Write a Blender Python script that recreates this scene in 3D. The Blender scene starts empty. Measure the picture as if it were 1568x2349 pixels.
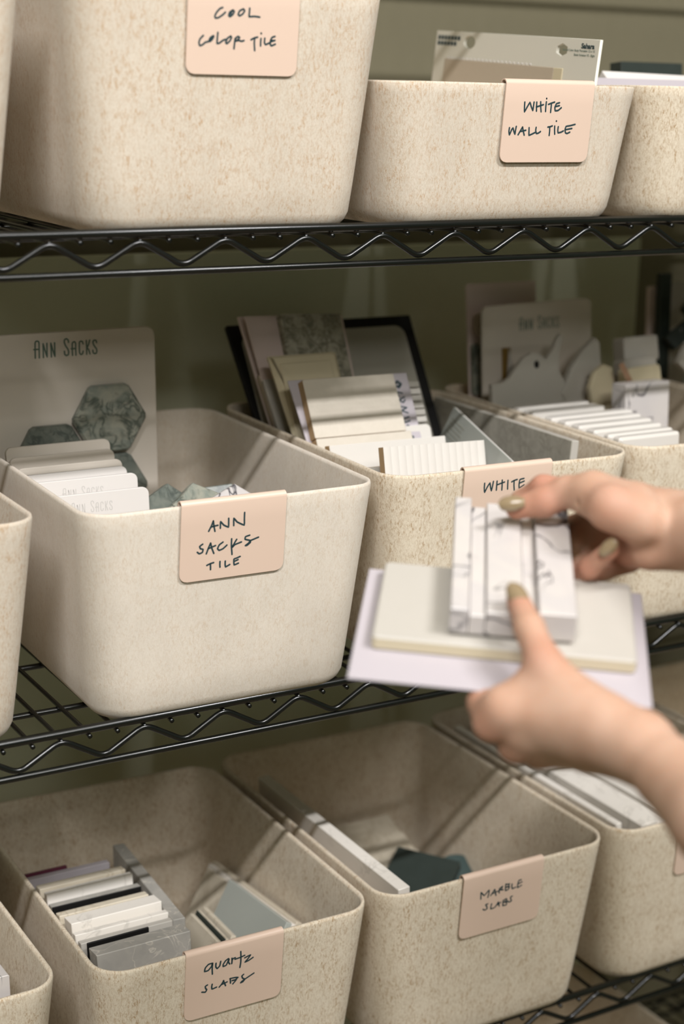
import bpy, bmesh, math, random
import numpy as np
from mathutils import Vector, Matrix
R = math.radians
SC = bpy.context.scene
COL = SC.collection

# ------------------------------------------------------------------ camera
cam_data = bpy.data.cameras.new('camera'); cam = bpy.data.objects.new('camera', cam_data); COL.objects.link(cam)
SC.camera = cam
cam.location = (-0.0264, -1.2028, 0.1244)
_r, _u, _f = Vector((0.862992, -0.50472, 0.022393)), Vector((0.110503, 0.231822, 0.966461)), Vector((0.492984, 0.831574, -0.255833))
cam.rotation_euler = Matrix((_r, _u, -_f)).transposed().to_euler()
cam_data.sensor_fit = 'VERTICAL'; cam_data.sensor_height = 36; cam_data.lens = 56.453
cam_data.clip_start = .05
cam_data.dof.use_dof = True; cam_data.dof.focus_distance = 1.43; cam_data.dof.aperture_fstop = 3.2; cam_data.dof.aperture_blades = 7

# ------------------------------------------------------------------ world, light, exposure
world = bpy.data.worlds.new('room_air'); SC.world = world; world.use_nodes = True
bg = world.node_tree.nodes['Background']
bg.inputs['Color'].default_value = (0.80, 0.92, 0.62, 1); bg.inputs['Strength'].default_value = 0.125
SC.view_settings.view_transform = 'Standard'; SC.view_settings.look = 'None'
SC.view_settings.gamma = 1.0; SC.view_settings.use_curve_mapping = False
SC.view_settings.exposure = 0.0
SC.cycles.use_denoising = True
SC.cycles.max_bounces = 8; SC.cycles.diffuse_bounces = 5
def area(name, loc, aim, sx, sy, power, color):
    l = bpy.data.lights.new(name, 'AREA'); l.shape = 'RECTANGLE'; l.size = sx; l.size_y = sy
    l.energy = power; l.color = color
    o = bpy.data.objects.new(name, l); COL.objects.link(o); o.location = loc
    d = Vector(aim) - Vector(loc); d.x = 0; d.normalize()          # lamps hang parallel to the rack
    o.rotation_euler = Matrix((Vector((1, 0, 0)), (-d).cross(Vector((1, 0, 0))), -d)).transposed().to_euler()
    return o
# the long ceiling tube that throws the two-rail shadow into every bin
area('ceiling_tube', (-1.0, -2.1, 2.2), (0.6, 0.0, -0.2), 1.1, 0.07, 97, (1.0, 0.985, 1.0))
area('ceiling_tube', (1.35, -2.1, 2.2), (0.6, 0.0, -0.2), 1.1, 0.07, 86, (1.0, 0.985, 1.0))
# soft fill lamp added out front to lift the shaded middle shelf
area('front_fill', (-0.2, -3.3, 1.73), (0.6, 0.2, -0.15), 1.4, 0.40, 39, (1.0, 0.985, 0.95))

# ------------------------------------------------------------------ materials
def newmat(name):
    m = bpy.data.materials.new(name); m.use_nodes = True
    return m, m.node_tree.nodes, m.node_tree.links, m.node_tree.nodes['Principled BSDF']
def lin(r, g, b):
    f = lambda c: ((c/255+0.055)/1.055)**2.4 if c > 10 else c/255/12.92
    return (f(r), f(g), f(b), 1)
def plain(name, rgb, rough=.5, spec=.5, bump=0, scale=200, metal=0, var=0):
    m, n, l, b = newmat(name)
    b.inputs['Base Color'].default_value = lin(*rgb); b.inputs['Roughness'].default_value = rough
    b.inputs['Specular IOR Level'].default_value = spec; b.inputs['Metallic'].default_value = metal
    tc = n.new('ShaderNodeTexCoord')
    nz = n.new('ShaderNodeTexNoise'); nz.inputs['Scale'].default_value = scale; nz.inputs['Detail'].default_value = 4
    l.new(tc.outputs['Object'], nz.inputs['Vector'])
    if bump:
        bp = n.new('ShaderNodeBump'); bp.inputs['Strength'].default_value = bump; bp.inputs['Distance'].default_value = .001
        l.new(nz.outputs['Fac'], bp.inputs['Height']); l.new(bp.outputs['Normal'], b.inputs['Normal'])
    if var:
        mx = n.new('ShaderNodeMix'); mx.data_type = 'RGBA'
        c = lin(*rgb); mx.inputs[6].default_value = c
        mx.inputs[7].default_value = (c[0]*(1-var), c[1]*(1-var), c[2]*(1-var*1.15), 1)
        nz2 = n.new('ShaderNodeTexNoise'); nz2.inputs['Scale'].default_value = scale*.3; nz2.inputs['Detail'].default_value = 6
        l.new(tc.outputs['Object'], nz2.inputs['Vector']); l.new(nz2.outputs['Fac'], mx.inputs[0])
        l.new(mx.outputs[2], b.inputs['Base Color'])
    return m
def felt(name, base, fleck, amount):
    m, n, l, b = newmat(name)
    b.inputs['Roughness'].default_value = .95; b.inputs['Specular IOR Level'].default_value = .12
    b.inputs['Sheen Weight'].default_value = .12; b.inputs['Sheen Roughness'].default_value = .6
    tc = n.new('ShaderNodeTexCoord'); oi = n.new('ShaderNodeObjectInfo')
    ad = n.new('ShaderNodeVectorMath'); ad.operation = 'MULTIPLY_ADD'
    ad.inputs[1].default_value = (1, 1, .55)
    cb = n.new('ShaderNodeCombineXYZ'); ml = n.new('ShaderNodeMath'); ml.operation = 'MULTIPLY'; ml.inputs[1].default_value = 7
    l.new(oi.outputs['Random'], ml.inputs[0])
    for i in range(3): l.new(ml.outputs[0], cb.inputs[i])
    l.new(tc.outputs['Object'], ad.inputs[0]); l.new(cb.outputs[0], ad.inputs[2])
    def noise(sc, det, rough=.6, dist=0):
        z = n.new('ShaderNodeTexNoise'); z.inputs['Scale'].default_value = sc; z.inputs['Detail'].default_value = det
        z.inputs['Roughness'].default_value = rough; z.inputs['Distortion'].default_value = dist
        l.new(ad.outputs[0], z.inputs['Vector']); return z
    def ramp(src, a, b_, c0=0, c1=1):
        r = n.new('ShaderNodeMapRange'); r.inputs[1].default_value = a; r.inputs[2].default_value = b_
        r.inputs[3].default_value = c0; r.inputs[4].default_value = c1; r.interpolation_type = 'SMOOTHSTEP'
        l.new(src, r.inputs[0]); return r.outputs[0]
    def mix(fac, a, b_):
        x = n.new('ShaderNodeMix'); x.data_type = 'RGBA'
        l.new(fac, x.inputs[0])
        for k, v in ((6, a), (7, b_)):
            if isinstance(v, tuple): x.inputs[k].default_value = v
            else: l.new(v, x.inputs[k])
        return x.outputs[2]
    st = n.new('ShaderNodeVectorMath'); st.operation = 'MULTIPLY'; st.inputs[1].default_value = (1, 1, .72); l.new(ad.outputs[0], st.inputs[0])
    big = noise(26, 3); cl = noise(70, 5, .75, .3)
    def noise2(sc, det, rough, dist):
        z = noise(sc, det, rough, dist); l.new(st.outputs[0], z.inputs['Vector']); return z
    fl = noise2(470, 5, .8, .5); fine = noise2(1100, 5, .8, .3)
    c = mix(ramp(big.outputs['Fac'], .35, .7), lin(*base), tuple(x*.94 for x in lin(*base)[:3])+(1,))
    mu = n.new('ShaderNodeMath'); mu.operation = 'MULTIPLY'
    l.new(ramp(fl.outputs['Fac'], .44, .68, 0, amount), mu.inputs[0]); l.new(ramp(cl.outputs['Fac'], .36, .64, .3, 1), mu.inputs[1])
    c = mix(mu.outputs[0], c, lin(*fleck))
    c = mix(ramp(fine.outputs['Fac'], .42, .72, 0, .45*amount+.05), c, lin(base[0]*.76, base[1]*.70, base[2]*.60))
    l.new(c, b.inputs['Base Color'])
    bp = n.new('ShaderNodeBump'); bp.inputs['Strength'].default_value = .5; bp.inputs['Distance'].default_value = .0006
    l.new(fine.outputs['Fac'], bp.inputs['Height'])
    bp2 = n.new('ShaderNodeBump'); bp2.inputs['Strength'].default_value = .25; bp2.inputs['Distance'].default_value = .0007
    l.new(fl.outputs['Fac'], bp2.inputs['Height']); l.new(bp.outputs['Normal'], bp2.inputs['Normal'])
    l.new(bp2.outputs['Normal'], b.inputs['Normal'])
    return m
def stone(name, base, vein, scale=40, width=.06, rough=.3, cloud=None):
    m, n, l, b = newmat(name); b.inputs['Roughness'].default_value = rough
    tc = n.new('ShaderNodeTexCoord'); oi = n.new('ShaderNodeObjectInfo')
    ad = n.new('ShaderNodeVectorMath'); ad.operation = 'ADD'
    cb = n.new('ShaderNodeCombineXYZ'); ml = n.new('ShaderNodeMath'); ml.operation = 'MULTIPLY'; ml.inputs[1].default_value = 5
    l.new(oi.outputs['Random'], ml.inputs[0])
    for i in range(3): l.new(ml.outputs[0], cb.inputs[i])
    l.new(tc.outputs['Object'], ad.inputs[0]); l.new(cb.outputs[0], ad.inputs[1])
    z = n.new('ShaderNodeTexNoise'); z.inputs['Scale'].default_value = scale; z.inputs['Detail'].default_value = 3; z.inputs['Distortion'].default_value = 1.2
    l.new(ad.outputs[0], z.inputs['Vector'])
    s = n.new('ShaderNodeMath'); s.operation = 'SUBTRACT'; s.inputs[1].default_value = .5; l.new(z.outputs['Fac'], s.inputs[0])
    a = n.new('ShaderNodeMath'); a.operation = 'ABSOLUTE'; l.new(s.outputs[0], a.inputs[0])
    r = n.new('ShaderNodeMapRange'); r.inputs[1].default_value = 0; r.inputs[2].default_value = width; r.inputs[3].default_value = 1; r.inputs[4].default_value = 0
    l.new(a.outputs[0], r.inputs[0])
    z2 = n.new('ShaderNodeTexNoise'); z2.inputs['Scale'].default_value = scale*.6; z2.inputs['Detail'].default_value = 5; l.new(ad.outputs[0], z2.inputs['Vector'])
    r2 = n.new('ShaderNodeMapRange'); r2.inputs[1].default_value = .44; r2.inputs[2].default_value = .54; l.new(z2.outputs['Fac'], r2.inputs[0])
    mu = n.new('ShaderNodeMath'); mu.operation = 'MULTIPLY'; l.new(r.outputs[0], mu.inputs[0]); l.new(r2.outputs[0], mu.inputs[1])
    mx = n.new('ShaderNodeMix'); mx.data_type = 'RGBA'; mx.inputs[7].default_value = lin(*vein)
    if cloud:
        m0 = n.new('ShaderNodeMix'); m0.data_type = 'RGBA'; m0.inputs[6].default_value = lin(*base); m0.inputs[7].default_value = lin(*cloud)
        z3 = n.new('ShaderNodeTexNoise'); z3.inputs['Scale'].default_value = scale*1.3; z3.inputs['Detail'].default_value = 6; z3.inputs['Distortion'].default_value = 1
        l.new(ad.outputs[0], z3.inputs['Vector'])
        r3 = n.new('ShaderNodeMapRange'); r3.inputs[1].default_value = .4; r3.inputs[2].default_value = .62; l.new(z3.outputs['Fac'], r3.inputs[0])
        l.new(r3.outputs[0], m0.inputs[0]); l.new(m0.outputs[2], mx.inputs[6])
    else: mx.inputs[6].default_value = lin(*base)
    l.new(mu.outputs[0], mx.inputs[0]); l.new(mx.outputs[2], b.inputs['Base Color'])
    return m
def skin_material():
    m, n, l, b = newmat('skin')
    b.inputs['Roughness'].default_value = .58; b.inputs['Specular IOR Level'].default_value = .25
    b.inputs['Subsurface Weight'].default_value = .35; b.inputs['Subsurface Radius'].default_value = (1, .35, .2)
    b.inputs['Subsurface Scale'].default_value = .006
    tc = n.new('ShaderNodeTexCoord')
    at = n.new('ShaderNodeAttribute'); at.attribute_name = 'rosy'
    z = n.new('ShaderNodeTexNoise'); z.inputs['Scale'].default_value = 45; z.inputs['Detail'].default_value = 5
    l.new(tc.outputs['Object'], z.inputs['Vector'])
    r = n.new('ShaderNodeMapRange'); r.inputs[1].default_value = .38; r.inputs[2].default_value = .66; r.inputs[3].default_value = 0; r.inputs[4].default_value = .5
    l.new(z.outputs['Fac'], r.inputs[0])
    mx = n.new('ShaderNodeMix'); mx.data_type = 'RGBA'; mx.inputs[6].default_value = lin(190, 156, 134); mx.inputs[7].default_value = lin(180, 138, 112)
    l.new(r.outputs[0], mx.inputs[0])
    m2 = n.new('ShaderNodeMix'); m2.data_type = 'RGBA'; m2.inputs[7].default_value = lin(176, 108, 86)
    l.new(at.outputs['Fac'], m2.inputs[0]); l.new(mx.outputs[2], m2.inputs[6]); l.new(m2.outputs[2], b.inputs['Base Color'])
    f = n.new('ShaderNodeTexVoronoi'); f.inputs['Scale'].default_value = 900; l.new(tc.outputs['Object'], f.inputs['Vector'])
    bp = n.new('ShaderNodeBump'); bp.inputs['Strength'].default_value = .08; bp.inputs['Distance'].default_value = .0006
    l.new(f.outputs['Distance'], bp.inputs['Height']); l.new(bp.outputs['Normal'], b.inputs['Normal'])
    return m
F_PALE = felt('felt_pale', (220, 210, 195), (184, 152, 114), .42)
F_WARM = felt('felt_warm', (212, 201, 184), (176, 136, 92), .85)
F_HEATHER = felt('felt_heather', (222, 210, 189), (156, 120, 74), 1.0)
M_WIRE = plain('black_epoxy', (9, 11, 9), .26, .65, .02, 300)
M_CLIP = plain('blush_enamel', (216, 191, 172), .36, .5, .02, 900)
M_INK = plain('marker_ink', (42, 62, 66), .6, .3)
M_WALL = plain('wall_paint', (122, 116, 94), .8, .2, .05, 60, var=.05)
M_FLOOR = plain('floor_concrete', (120, 108, 86), .6, .3, .1, 8, var=.2)
M_CEIL = plain('ceiling_paint', (205, 200, 182), .9, .2)
M_PANEL = plain('satin_panel', (220, 222, 196), .38, .5, .02, 6, var=.12)
M_CARD = plain('card_warm', (206, 197, 184), .55, .4)
M_CARDW = plain('card_white', (214, 209, 203), .5, .4)
M_PRINT = plain('printed_green_grey', (92, 110, 98), .6, .3)
M_PRINTL = plain('printed_pale_grey', (196, 192, 186), .6, .3)
M_LILAC = plain('card_lilac', (180, 173, 177), .6, .3)
M_PINK = plain('card_pink', (212, 194, 186), .6, .3)
M_BLACK = plain('card_black', (16, 15, 14), .55, .3)
M_GREYIN = plain('card_grey', (170, 166, 154), .6, .3)
M_VEIL = stone('slab_fibrous', (172, 167, 154), (150, 145, 132), 70, .1, .55, (160, 155, 142))
M_CERAM = plain('ceramic_white', (214, 209, 201), .25, .5, .03, 120, var=.03)
M_CERAM2 = plain('ceramic_matte', (184, 179, 170), .5, .4, .05, 150, var=.05)
M_BISQUE = plain('bisque_edge', (176, 148, 112), .8, .2, .1, 400, var=.1)
M_BEIGE = plain('ceramic_beige', (206, 194, 164), .12, .6)
M_LINEN = plain('ceramic_linen', (206, 197, 182), .5, .4, .35, 260, var=.12)
M_TEXT = stone('ceramic_grooved', (172, 166, 148), (110, 108, 92), 90, .12, .6, (150, 146, 126))
M_TAUPE = plain('ceramic_taupe', (186, 172, 152), .55, .4, .04, 300, var=.05)
M_BOARD = plain('board_pale', (216, 212, 198), .5, .4)
M_GREYS = plain('slab_grey', (158, 158, 148), .4, .4, .1, 300, var=.15)
M_GREYD = plain('slab_dark', (50, 58, 54), .45, .4, .2, 200, var=.3)
M_BLUEG = plain('slab_blue_grey', (168, 172, 164), .3, .5, 0, 100)
M_QW = stone('quartz_white', (228, 222, 212), (206, 200, 190), 30, .04, .3)
M_QB = stone('quartz_beige', (206, 196, 176), (186, 174, 152), 30, .05, .35)
M_QG = stone('quartz_grey', (166, 162, 154), (196, 190, 178), 34, .02, .35, (156, 153, 146))
M_MARB = stone('marble_veined', (200, 194, 188), (44, 42, 52), 15, .020, .3, (192, 187, 184))
M_HEX = stone('marble_smoky', (128, 134, 124), (74, 82, 74), 60, .12, .3, (152, 152, 138))
M_HEXD = stone('marble_teal', (104, 110, 102), (78, 84, 78), 60, .1, .35, (118, 122, 112))
M_BRASS = plain('brass_trim', (150, 120, 62), .4, .5, metal=.6)
M_COPPER = plain('copper_mesh', (158, 124, 98), .6, .4)
M_TEAL = plain('slab_teal', (58, 76, 74), .4, .5, .1, 200, var=.2)
M_PLUM = plain('card_plum', (96, 44, 60), .6, .3)
M_SKIN = skin_material()
M_NAIL = plain('nail_lacquer', (142, 124, 96), .16, .6)
M_HOLE = plain('drill_shadow', (120, 118, 100), .8, .2)

# ------------------------------------------------------------------ object helpers
def link(name, me, mat=None, parent=None, label=None, cat=None, group=None, kind=None):
    o = bpy.data.objects.new(name, me); COL.objects.link(o)
    if mat and me and not me.materials: me.materials.append(mat)
    if parent: o.parent = parent
    if label: o['label'] = label
    if cat: o['category'] = cat
    if group: o['group'] = group
    if kind: o['kind'] = kind
    return o
def mesh(name, verts, faces, smooth=False, mats=None):
    me = bpy.data.meshes.new(name); me.from_pydata([tuple(map(float, v)) for v in verts], [], faces); me.validate(); me.update()
    if smooth:
        for p in me.polygons: p.use_smooth = True
    if mats:
        for m in mats: me.materials.append(m)
    return me
def fixn(me):
    bm = bmesh.new(); bm.from_mesh(me); bmesh.ops.recalc_face_normals(bm, faces=bm.faces); bm.to_mesh(me); bm.free(); return me
def rr(w, h, r, seg=5, corners=(1, 1, 1, 1)):
    """rounded rectangle, x 0..w, z -h..0 ; corners TL TR BR BL"""
    pts = []
    data = [((0, 0), (1, -1), 180, 90, corners[0]), ((w, 0), (-1, -1), 90, 0, corners[1]),
            ((w, -h), (-1, 1), 0, -90, corners[2]), ((0, -h), (1, 1), 270, 180, corners[3])]
    for (x, z), (sx, sz), a0, a1, f in data:
        q = max(r*f, .0002); cx, cz = x+sx*q, z+sz*q
        for k in range(seg+1):
            a = R(a0+(a1-a0)*k/seg); pts.append((cx+q*math.cos(a), cz+q*math.sin(a)))
    return pts
def prism(name, pts, t, e=.0006, mats=None, smooth=False):
    """outline in xz extruded along +y by t with small bevel e"""
    n = len(pts); P = np.array(pts); c = P.mean(0)
    def inset(d):
        out = []
        for i in range(n):
            a, b, cc = P[i-1], P[i], P[(i+1) % n]
            u = b-a; v = cc-b; u = u/(np.linalg.norm(u)+1e-12); v = v/(np.linalg.norm(v)+1e-12)
            nn = np.array([u[1], -u[0]])+np.array([v[1], -v[0]]); nn = nn/(np.linalg.norm(nn)+1e-12)
            out.append(b-nn*d*sgn)
        return out
    area2 = sum(P[i-1][0]*P[i][1]-P[i][0]*P[i-1][1] for i in range(n)); sgn = 1 if area2 > 0 else -1
    e = min(e, t*.45); I = inset(e)
    V = [(x, 0, z) for x, z in I]+[(x, e, z) for x, z in P]+[(x, t-e, z) for x, z in P]+[(x, t, z) for x, z in I]
    F = [list(range(n)), list(range(3*n, 4*n))[::-1]]; side = []
    for k in range(3):
        for i in range(n):
            j = (i+1) % n; F.append([k*n+i, k*n+j, (k+1)*n+j, (k+1)*n+i])
    me = mesh(name, V, F, mats=mats); fixn(me)
    if mats and len(mats) > 1:
        for p in me.polygons:
            if abs(p.normal.y) < .3: p.material_index = 1
    return me
def place(o, A, u, v):
    """local x along u, local z against v, local y = u x v"""
    u = Vector(u).normalized(); z = -Vector(v); z = (z-u*z.dot(u)).normalized(); y = z.cross(u)
    m = Matrix((u, y, z)).transposed().to_4x4(); m.translation = Vector(A); o.matrix_world = m
    return o
def slab(name, label, cat, A, u, v, w, h, t, mat, r=.0008, group=None, corners=(1, 1, 1, 1), edge=None, e=.0006, off=0, tl=0, tr=0):
    mats = [mat, edge] if edge else [mat]
    o = link(name, prism(name, [(x+tl*(-z/h)*(1-x/w)-tr*(-z/h)*(x/w), z) for x, z in rr(w, h, r, corners=corners)], t, e, mats), None, None, label, cat, group)
    place(o, A, u, v)
    if off:
        o.location = o.location + (o.matrix_world.to_3x3() @ Vector((0, off, 0)))
    return o
def child_slab(parent, name, x, z, w, h, y, t, mat, r=.0006, label=None, edge=None, e=.0005, corners=(1, 1, 1, 1)):
    """a slab on the front (y<=0 side) of a parent slab: occupies local y from y to y+t"""
    mats = [mat, edge] if edge else [mat]
    o = link(name, prism(name, rr(w, h, r, corners=corners), t, e, mats), None, parent, label)
    o.location = (x, y, z); return o
def tube(pts, r, n=8, closed=False, r_list=None):
    P = [np.array(p, float) for p in pts]; V = []; F = []; m = len(P)
    up = np.array([0, 0, 1.])
    for i, p in enumerate(P):
        d = P[min(i+1, m-1)]-P[max(i-1, 0)]; d = d/np.linalg.norm(d)
        a = np.cross(d, up if abs(d[2]) < .9 else np.array([1., 0, 0])); a /= np.linalg.norm(a); b = np.cross(d, a)
        rad = r_list[i] if r_list else r
        for k in range(n):
            t = 2*math.pi*k/n; V.append(p+rad*(math.cos(t)*a+math.sin(t)*b))
    for i in range(m-1):
        for k in range(n):
            F.append([i*n+k, i*n+(k+1) % n, (i+1)*n+(k+1) % n, (i+1)*n+k])
    F.append(list(range(n))[::-1]); F.append([(m-1)*n+k for k in range(n)])
    return V, F
def join(parts):
    V = []; F = []
    for v, f in parts:
        o = len(V); V += list(v); F += [[i+o for i in q] for q in f]
    return V, F
def ribbon(strokes, w, y, close_spline=True):
    """flat pen strokes in the local xz plane at depth y; strokes are (x,z) lists"""
    V = []; F = []
    for s in strokes:
        P = [np.array(p, float) for p in s]
        if len(P) == 1: P.append(P[0]+[.0002, 0])
        Q = []
        for i in range(len(P)-1):
            p0, p1, p2, p3 = P[max(i-1, 0)], P[i], P[i+1], P[min(i+2, len(P)-1)]
            for k in range(5):
                t = k/5; Q.append(.5*((2*p1)+(-p0+p2)*t*.8+(2*p0-5*p1+4*p2-p3)*t*t*.8*0+0) if False else
                                  (p1*(1-t)+p2*t) + .18*t*(1-t)*((p1-p0)*(1-t)-(p3-p2)*t+0))
        Q.append(P[-1])
        b = len(V); n = len(Q)
        for i, q in enumerate(Q):
            d = Q[min(i+1, n-1)]-Q[max(i-1, 0)]; L = np.linalg.norm(d); d = d/L if L > 1e-9 else np.array([1., 0])
            nn = np.array([-d[1], d[0]])*w/2
            V += [(q[0]+nn[0], y, q[1]+nn[1]), (q[0]-nn[0], y, q[1]-nn[1])]
        for i in range(n-1): F.append([b+2*i, b+2*i+1, b+2*i+3, b+2*i+2])
        for q in (Q[0], Q[-1])+tuple(P[1:-1]):
            c = len(V); V += [(q[0]+w/2*math.cos(a*math.pi/5), y-.00002, q[1]+w/2*math.sin(a*math.pi/5)) for a in range(10)]
            F.append([c+k for k in range(10)])
    return V, F
def lettering(parent, name, strokes, w, y, mat, label=None):
    V, F = ribbon(strokes, w, y); return link(name, mesh(name, V, F), mat, parent, label)

# ------------------------------------------------------------------ the room
def box(x0, x1, y0, y1, z0, z1):
    V = [(x, y, z) for x in (x0, x1) for y in (y0, y1) for z in (z0, z1)]
    return V, [[0, 1, 3, 2], [4, 6, 7, 5], [0, 4, 5, 1], [2, 3, 7, 6], [0, 2, 6, 4], [1, 5, 7, 3]]
def struct(name, b, mat):
    return link(name, fixn(mesh(name, *b)), mat, kind='structure')
struct('floor', box(-3, 4.5, -4, .60, -1.75, -1.70), M_FLOOR)
struct('wall_back', box(-3, 4.5, .55, .62, -1.70, 2.38), M_WALL)
struct('ceiling', box(-3, 4.5, -4, .60, 2.36, 2.42), M_CEIL)
struct('baseboard_back', box(-3, 4.5, .536, .55, -1.70, -1.60), M_CEIL)
o = slab('wall_panel', 'smooth sage grey panel standing on the floor behind the shelves', 'panel', (-.35, .474, -.062), (1, 0, 0), (0, 0, -1), 1.775, 1.634, .012, M_PANEL, .004)
# ------------------------------------------------------------------ wire shelving
PITCH = .0762; X1 = .4164 - 9*PITCH; NX = 26
SX0, SX1 = X1 - .02, X1 + NX*PITCH*.98
DEPTH = .457
def rail(y, z, r): return tube([(SX0, y, z), ((SX0+SX1)/2, y, z), (SX1, y, z)], r, 10)
def zig(y):
    pts = []; top, bot, f = .0019, -.0200, .0075
    for k in range(NX):
        for (dx, zz) in ((0, top), (.5, bot)):
            x = X1+(k+dx)*PITCH; s = -1 if zz == top else 1; e = zz+s*f*.575
            for q in range(7):
                t = q/6; pts.append((x-f+2*f*t, y, e*(1-t)**2+2*zz*t*(1-t)+e*t*t))
    return tube(pts, .0027, 8)
me_front = mesh('rail', *join([rail(0, .0080, .0038), rail(0, -.0240, .0031), rail(DEPTH, .0078, .0034), rail(DEPTH, -.024, .0031)]), smooth=True)
me_zig = mesh('truss', *zig(0), smooth=True)
wire_v, wire_f = tube([(0, -.0018, .0012), (0, .001, .0014), (0, .006, .0026), (0, DEPTH-.006, .0026), (0, DEPTH+.0018, .0012)], .0021, 7)
me_wire = mesh('wire', wire_v, wire_f, smooth=True)
me_cross = mesh('cross_rod', *rail(0, -.0022, .0028), smooth=True)
ZS = [.4164, 0.0, -.4164, -.8328, -1.2492]
SLAB = ['wire shelf above the frame, over the COOL COLOR TILE bin', 'upper black wire shelf with zigzag truss, under the COOL COLOR TILE bin',
        'middle black wire shelf with zigzag truss, under the ANN SACKS TILE bin', 'lower black wire shelf with zigzag truss, under the MARBLE SLABS bin', 'lowest wire shelf, below the bottom edge of the picture']
for zs, lab in zip(ZS, SLAB):
    sh = bpy.data.objects.new('wire_shelf', None); COL.objects.link(sh); sh.location = (SX0, 0, zs); sh['label'] = lab; sh['category'] = 'shelf'; sh['group'] = 'black wire shelves'
    r_ = link('rail', me_front, M_WIRE, sh); r_.location = (-SX0, 0, 0)
    for yy in (0, DEPTH):
        t = link('truss', me_zig, M_WIRE, sh); t.location = (-SX0, yy, 0)
    for yy in (.0765, .19, .305, .39):
        c = link('cross_rod', me_cross, M_WIRE, sh); c.location = (-SX0, yy, 0)
    for k in range(NX*3 - 2):
        w = link('wire', me_wire, M_WIRE, sh); w.location = (X1+k*PITCH/3-SX0, 0, 0)
pv, pf = tube([(0, 0, 0), (0, 0, 1.2), (0, 0, 2.72)], .0125, 16)
me_post = mesh('shelf_post', pv, pf, smooth=True)
for x, lx in ((SX0-.014, 'left'), (SX1+.014, 'right')):
    for y, ly in ((.012, 'front'), (DEPTH-.012, 'rear')):
        p = link('shelf_post', me_post, M_WIRE, None, 'black %s post at the %s end of the wire rack' % (ly, lx), 'post'); p.location = (x, y, -1.70)

# ------------------------------------------------------------------ felt bins
BW, BD, TH = .281, .381, .0046
def rrect3(x0, x1, y0, y1, r, z, seg=7, bow=0):
    out = []
    for cx, cy, a0 in ((x1-r, y1-r, 0), (x0+r, y1-r, 90), (x0+r, y0+r, 180), (x1-r, y0+r, 270)):
        for k in range(seg+1):
            a = R(a0+90*k/seg); out.append((cx+r*math.cos(a), cy+r*math.sin(a), z))
    return out
def bin_mesh(H, seed):
    rng = random.Random(seed); f = lambda s: .017*(1-s)*(H/.2)**.5     # taper inset
    z0 = .0052                                                  # rests on the wires
    rings = []; top = H
    def ring(s, extra, rad):
        i = f(s)+extra
        return rrect3(i, BW-i, i*.9, BD-i*.9, max(rad, .004), z0+(top-z0)*s)
    rb = .018
    for a in (0, 20, 40, 60, 80):                                # rounded foot
        q = R(a); zz = rb*(1-math.cos(q))/(top-z0); rings.append(ring(zz, rb*(1-math.sin(q)), .036-rb*(1-math.sin(q))*.8))
    for s in (.2, .35, .5, .65, .8, .92, .985): rings.append(ring(s, 0, .036-.006*s))
    rings.append(ring(1.0, .0009, .030))
    no = len(rings)
    rings.append(ring(1.0, TH-.0009, .030-TH)); rings.append(ring(.985, TH, .030-TH))
    for s in (.8, .6, .4, .25): rings.append(ring(s, TH, .036-.006*s-TH))
    for a in (70, 40, 15):
        q = R(a); rings.append([(x, y, z0+TH+ (rb-TH)*(1-math.cos(q))) for x, y, _ in ring(.12, TH+(rb-TH)*(1-math.sin(q)), .028)])
    n = len(rings[0]); V = [p for r_ in rings for p in r_]
    # felt is a little uneven: slow bow of the long walls
    ph = rng.random()*6
    V2 = []
    for x, y, z in V:
        k = math.sin(math.pi*min(max(x/BW, 0), 1)); k2 = math.sin(math.pi*min(max(y/BD, 0), 1)); s = z/top
        dx = (.0022*math.sin(ph+y*9))*k2*s*(1 if x > BW/2 else -1)
        dz = .0012*math.sin(ph+x*16+y*11)*(s > .9)
        V2.append((x+dx, y-.0012*k*s*(1 if y < BD/2 else -1), z+dz))
    F = []
    for a in range(len(rings)-1):
        for k in range(n): F.append([a*n+k, a*n+(k+1) % n, (a+1)*n+(k+1) % n, (a+1)*n+k])
    F.append(list(range(n))[::-1]); F.append([(len(rings)-1)*n+k for k in range(n)])
    return fixn(mesh('felt_bin', V2, F, smooth=True))
BINS = {'L1': (0.12, -0.016, 1, 'tall', 0.0),
 'C': (0.434, -0.016, 1, 'tall', -0.005),
 'WW': (0.7155, -0.016, 1, 'low', 0.0),
 'R1': (1.001, -0.018, 1, 'low', 0.0),
 'RR1': (1.292, -0.018, 1, 'low', 0.0),
 'L2': (0.119, -0.017, 2, 'tall', 0.0),
 'A': (0.434, -0.019, 2, 'tall', -0.02),
 'W': (0.727, -0.015, 2, 'tall', -0.035),
 'R2': (1.015, -0.014, 2, 'tall', -0.035),
 'R4': (1.305, -0.016, 2, 'tall', -0.02),
 'L3': (0.126, -0.018, 3, 'tall', 0.0),
 'Q': (0.437, -0.025, 3, 'tall', -0.015),
 'M': (0.73, -0.023, 3, 'tall', -0.005),
 'R3': (1.024, -0.021, 3, 'tall', 0.0),
 'RR3': (1.312, -0.02, 3, 'tall', 0.0),
 'K4': (0.72, -0.02, 4, 'tall', 0.0),
 'J4': (1.02, -0.02, 4, 'tall', 0.0)}
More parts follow.
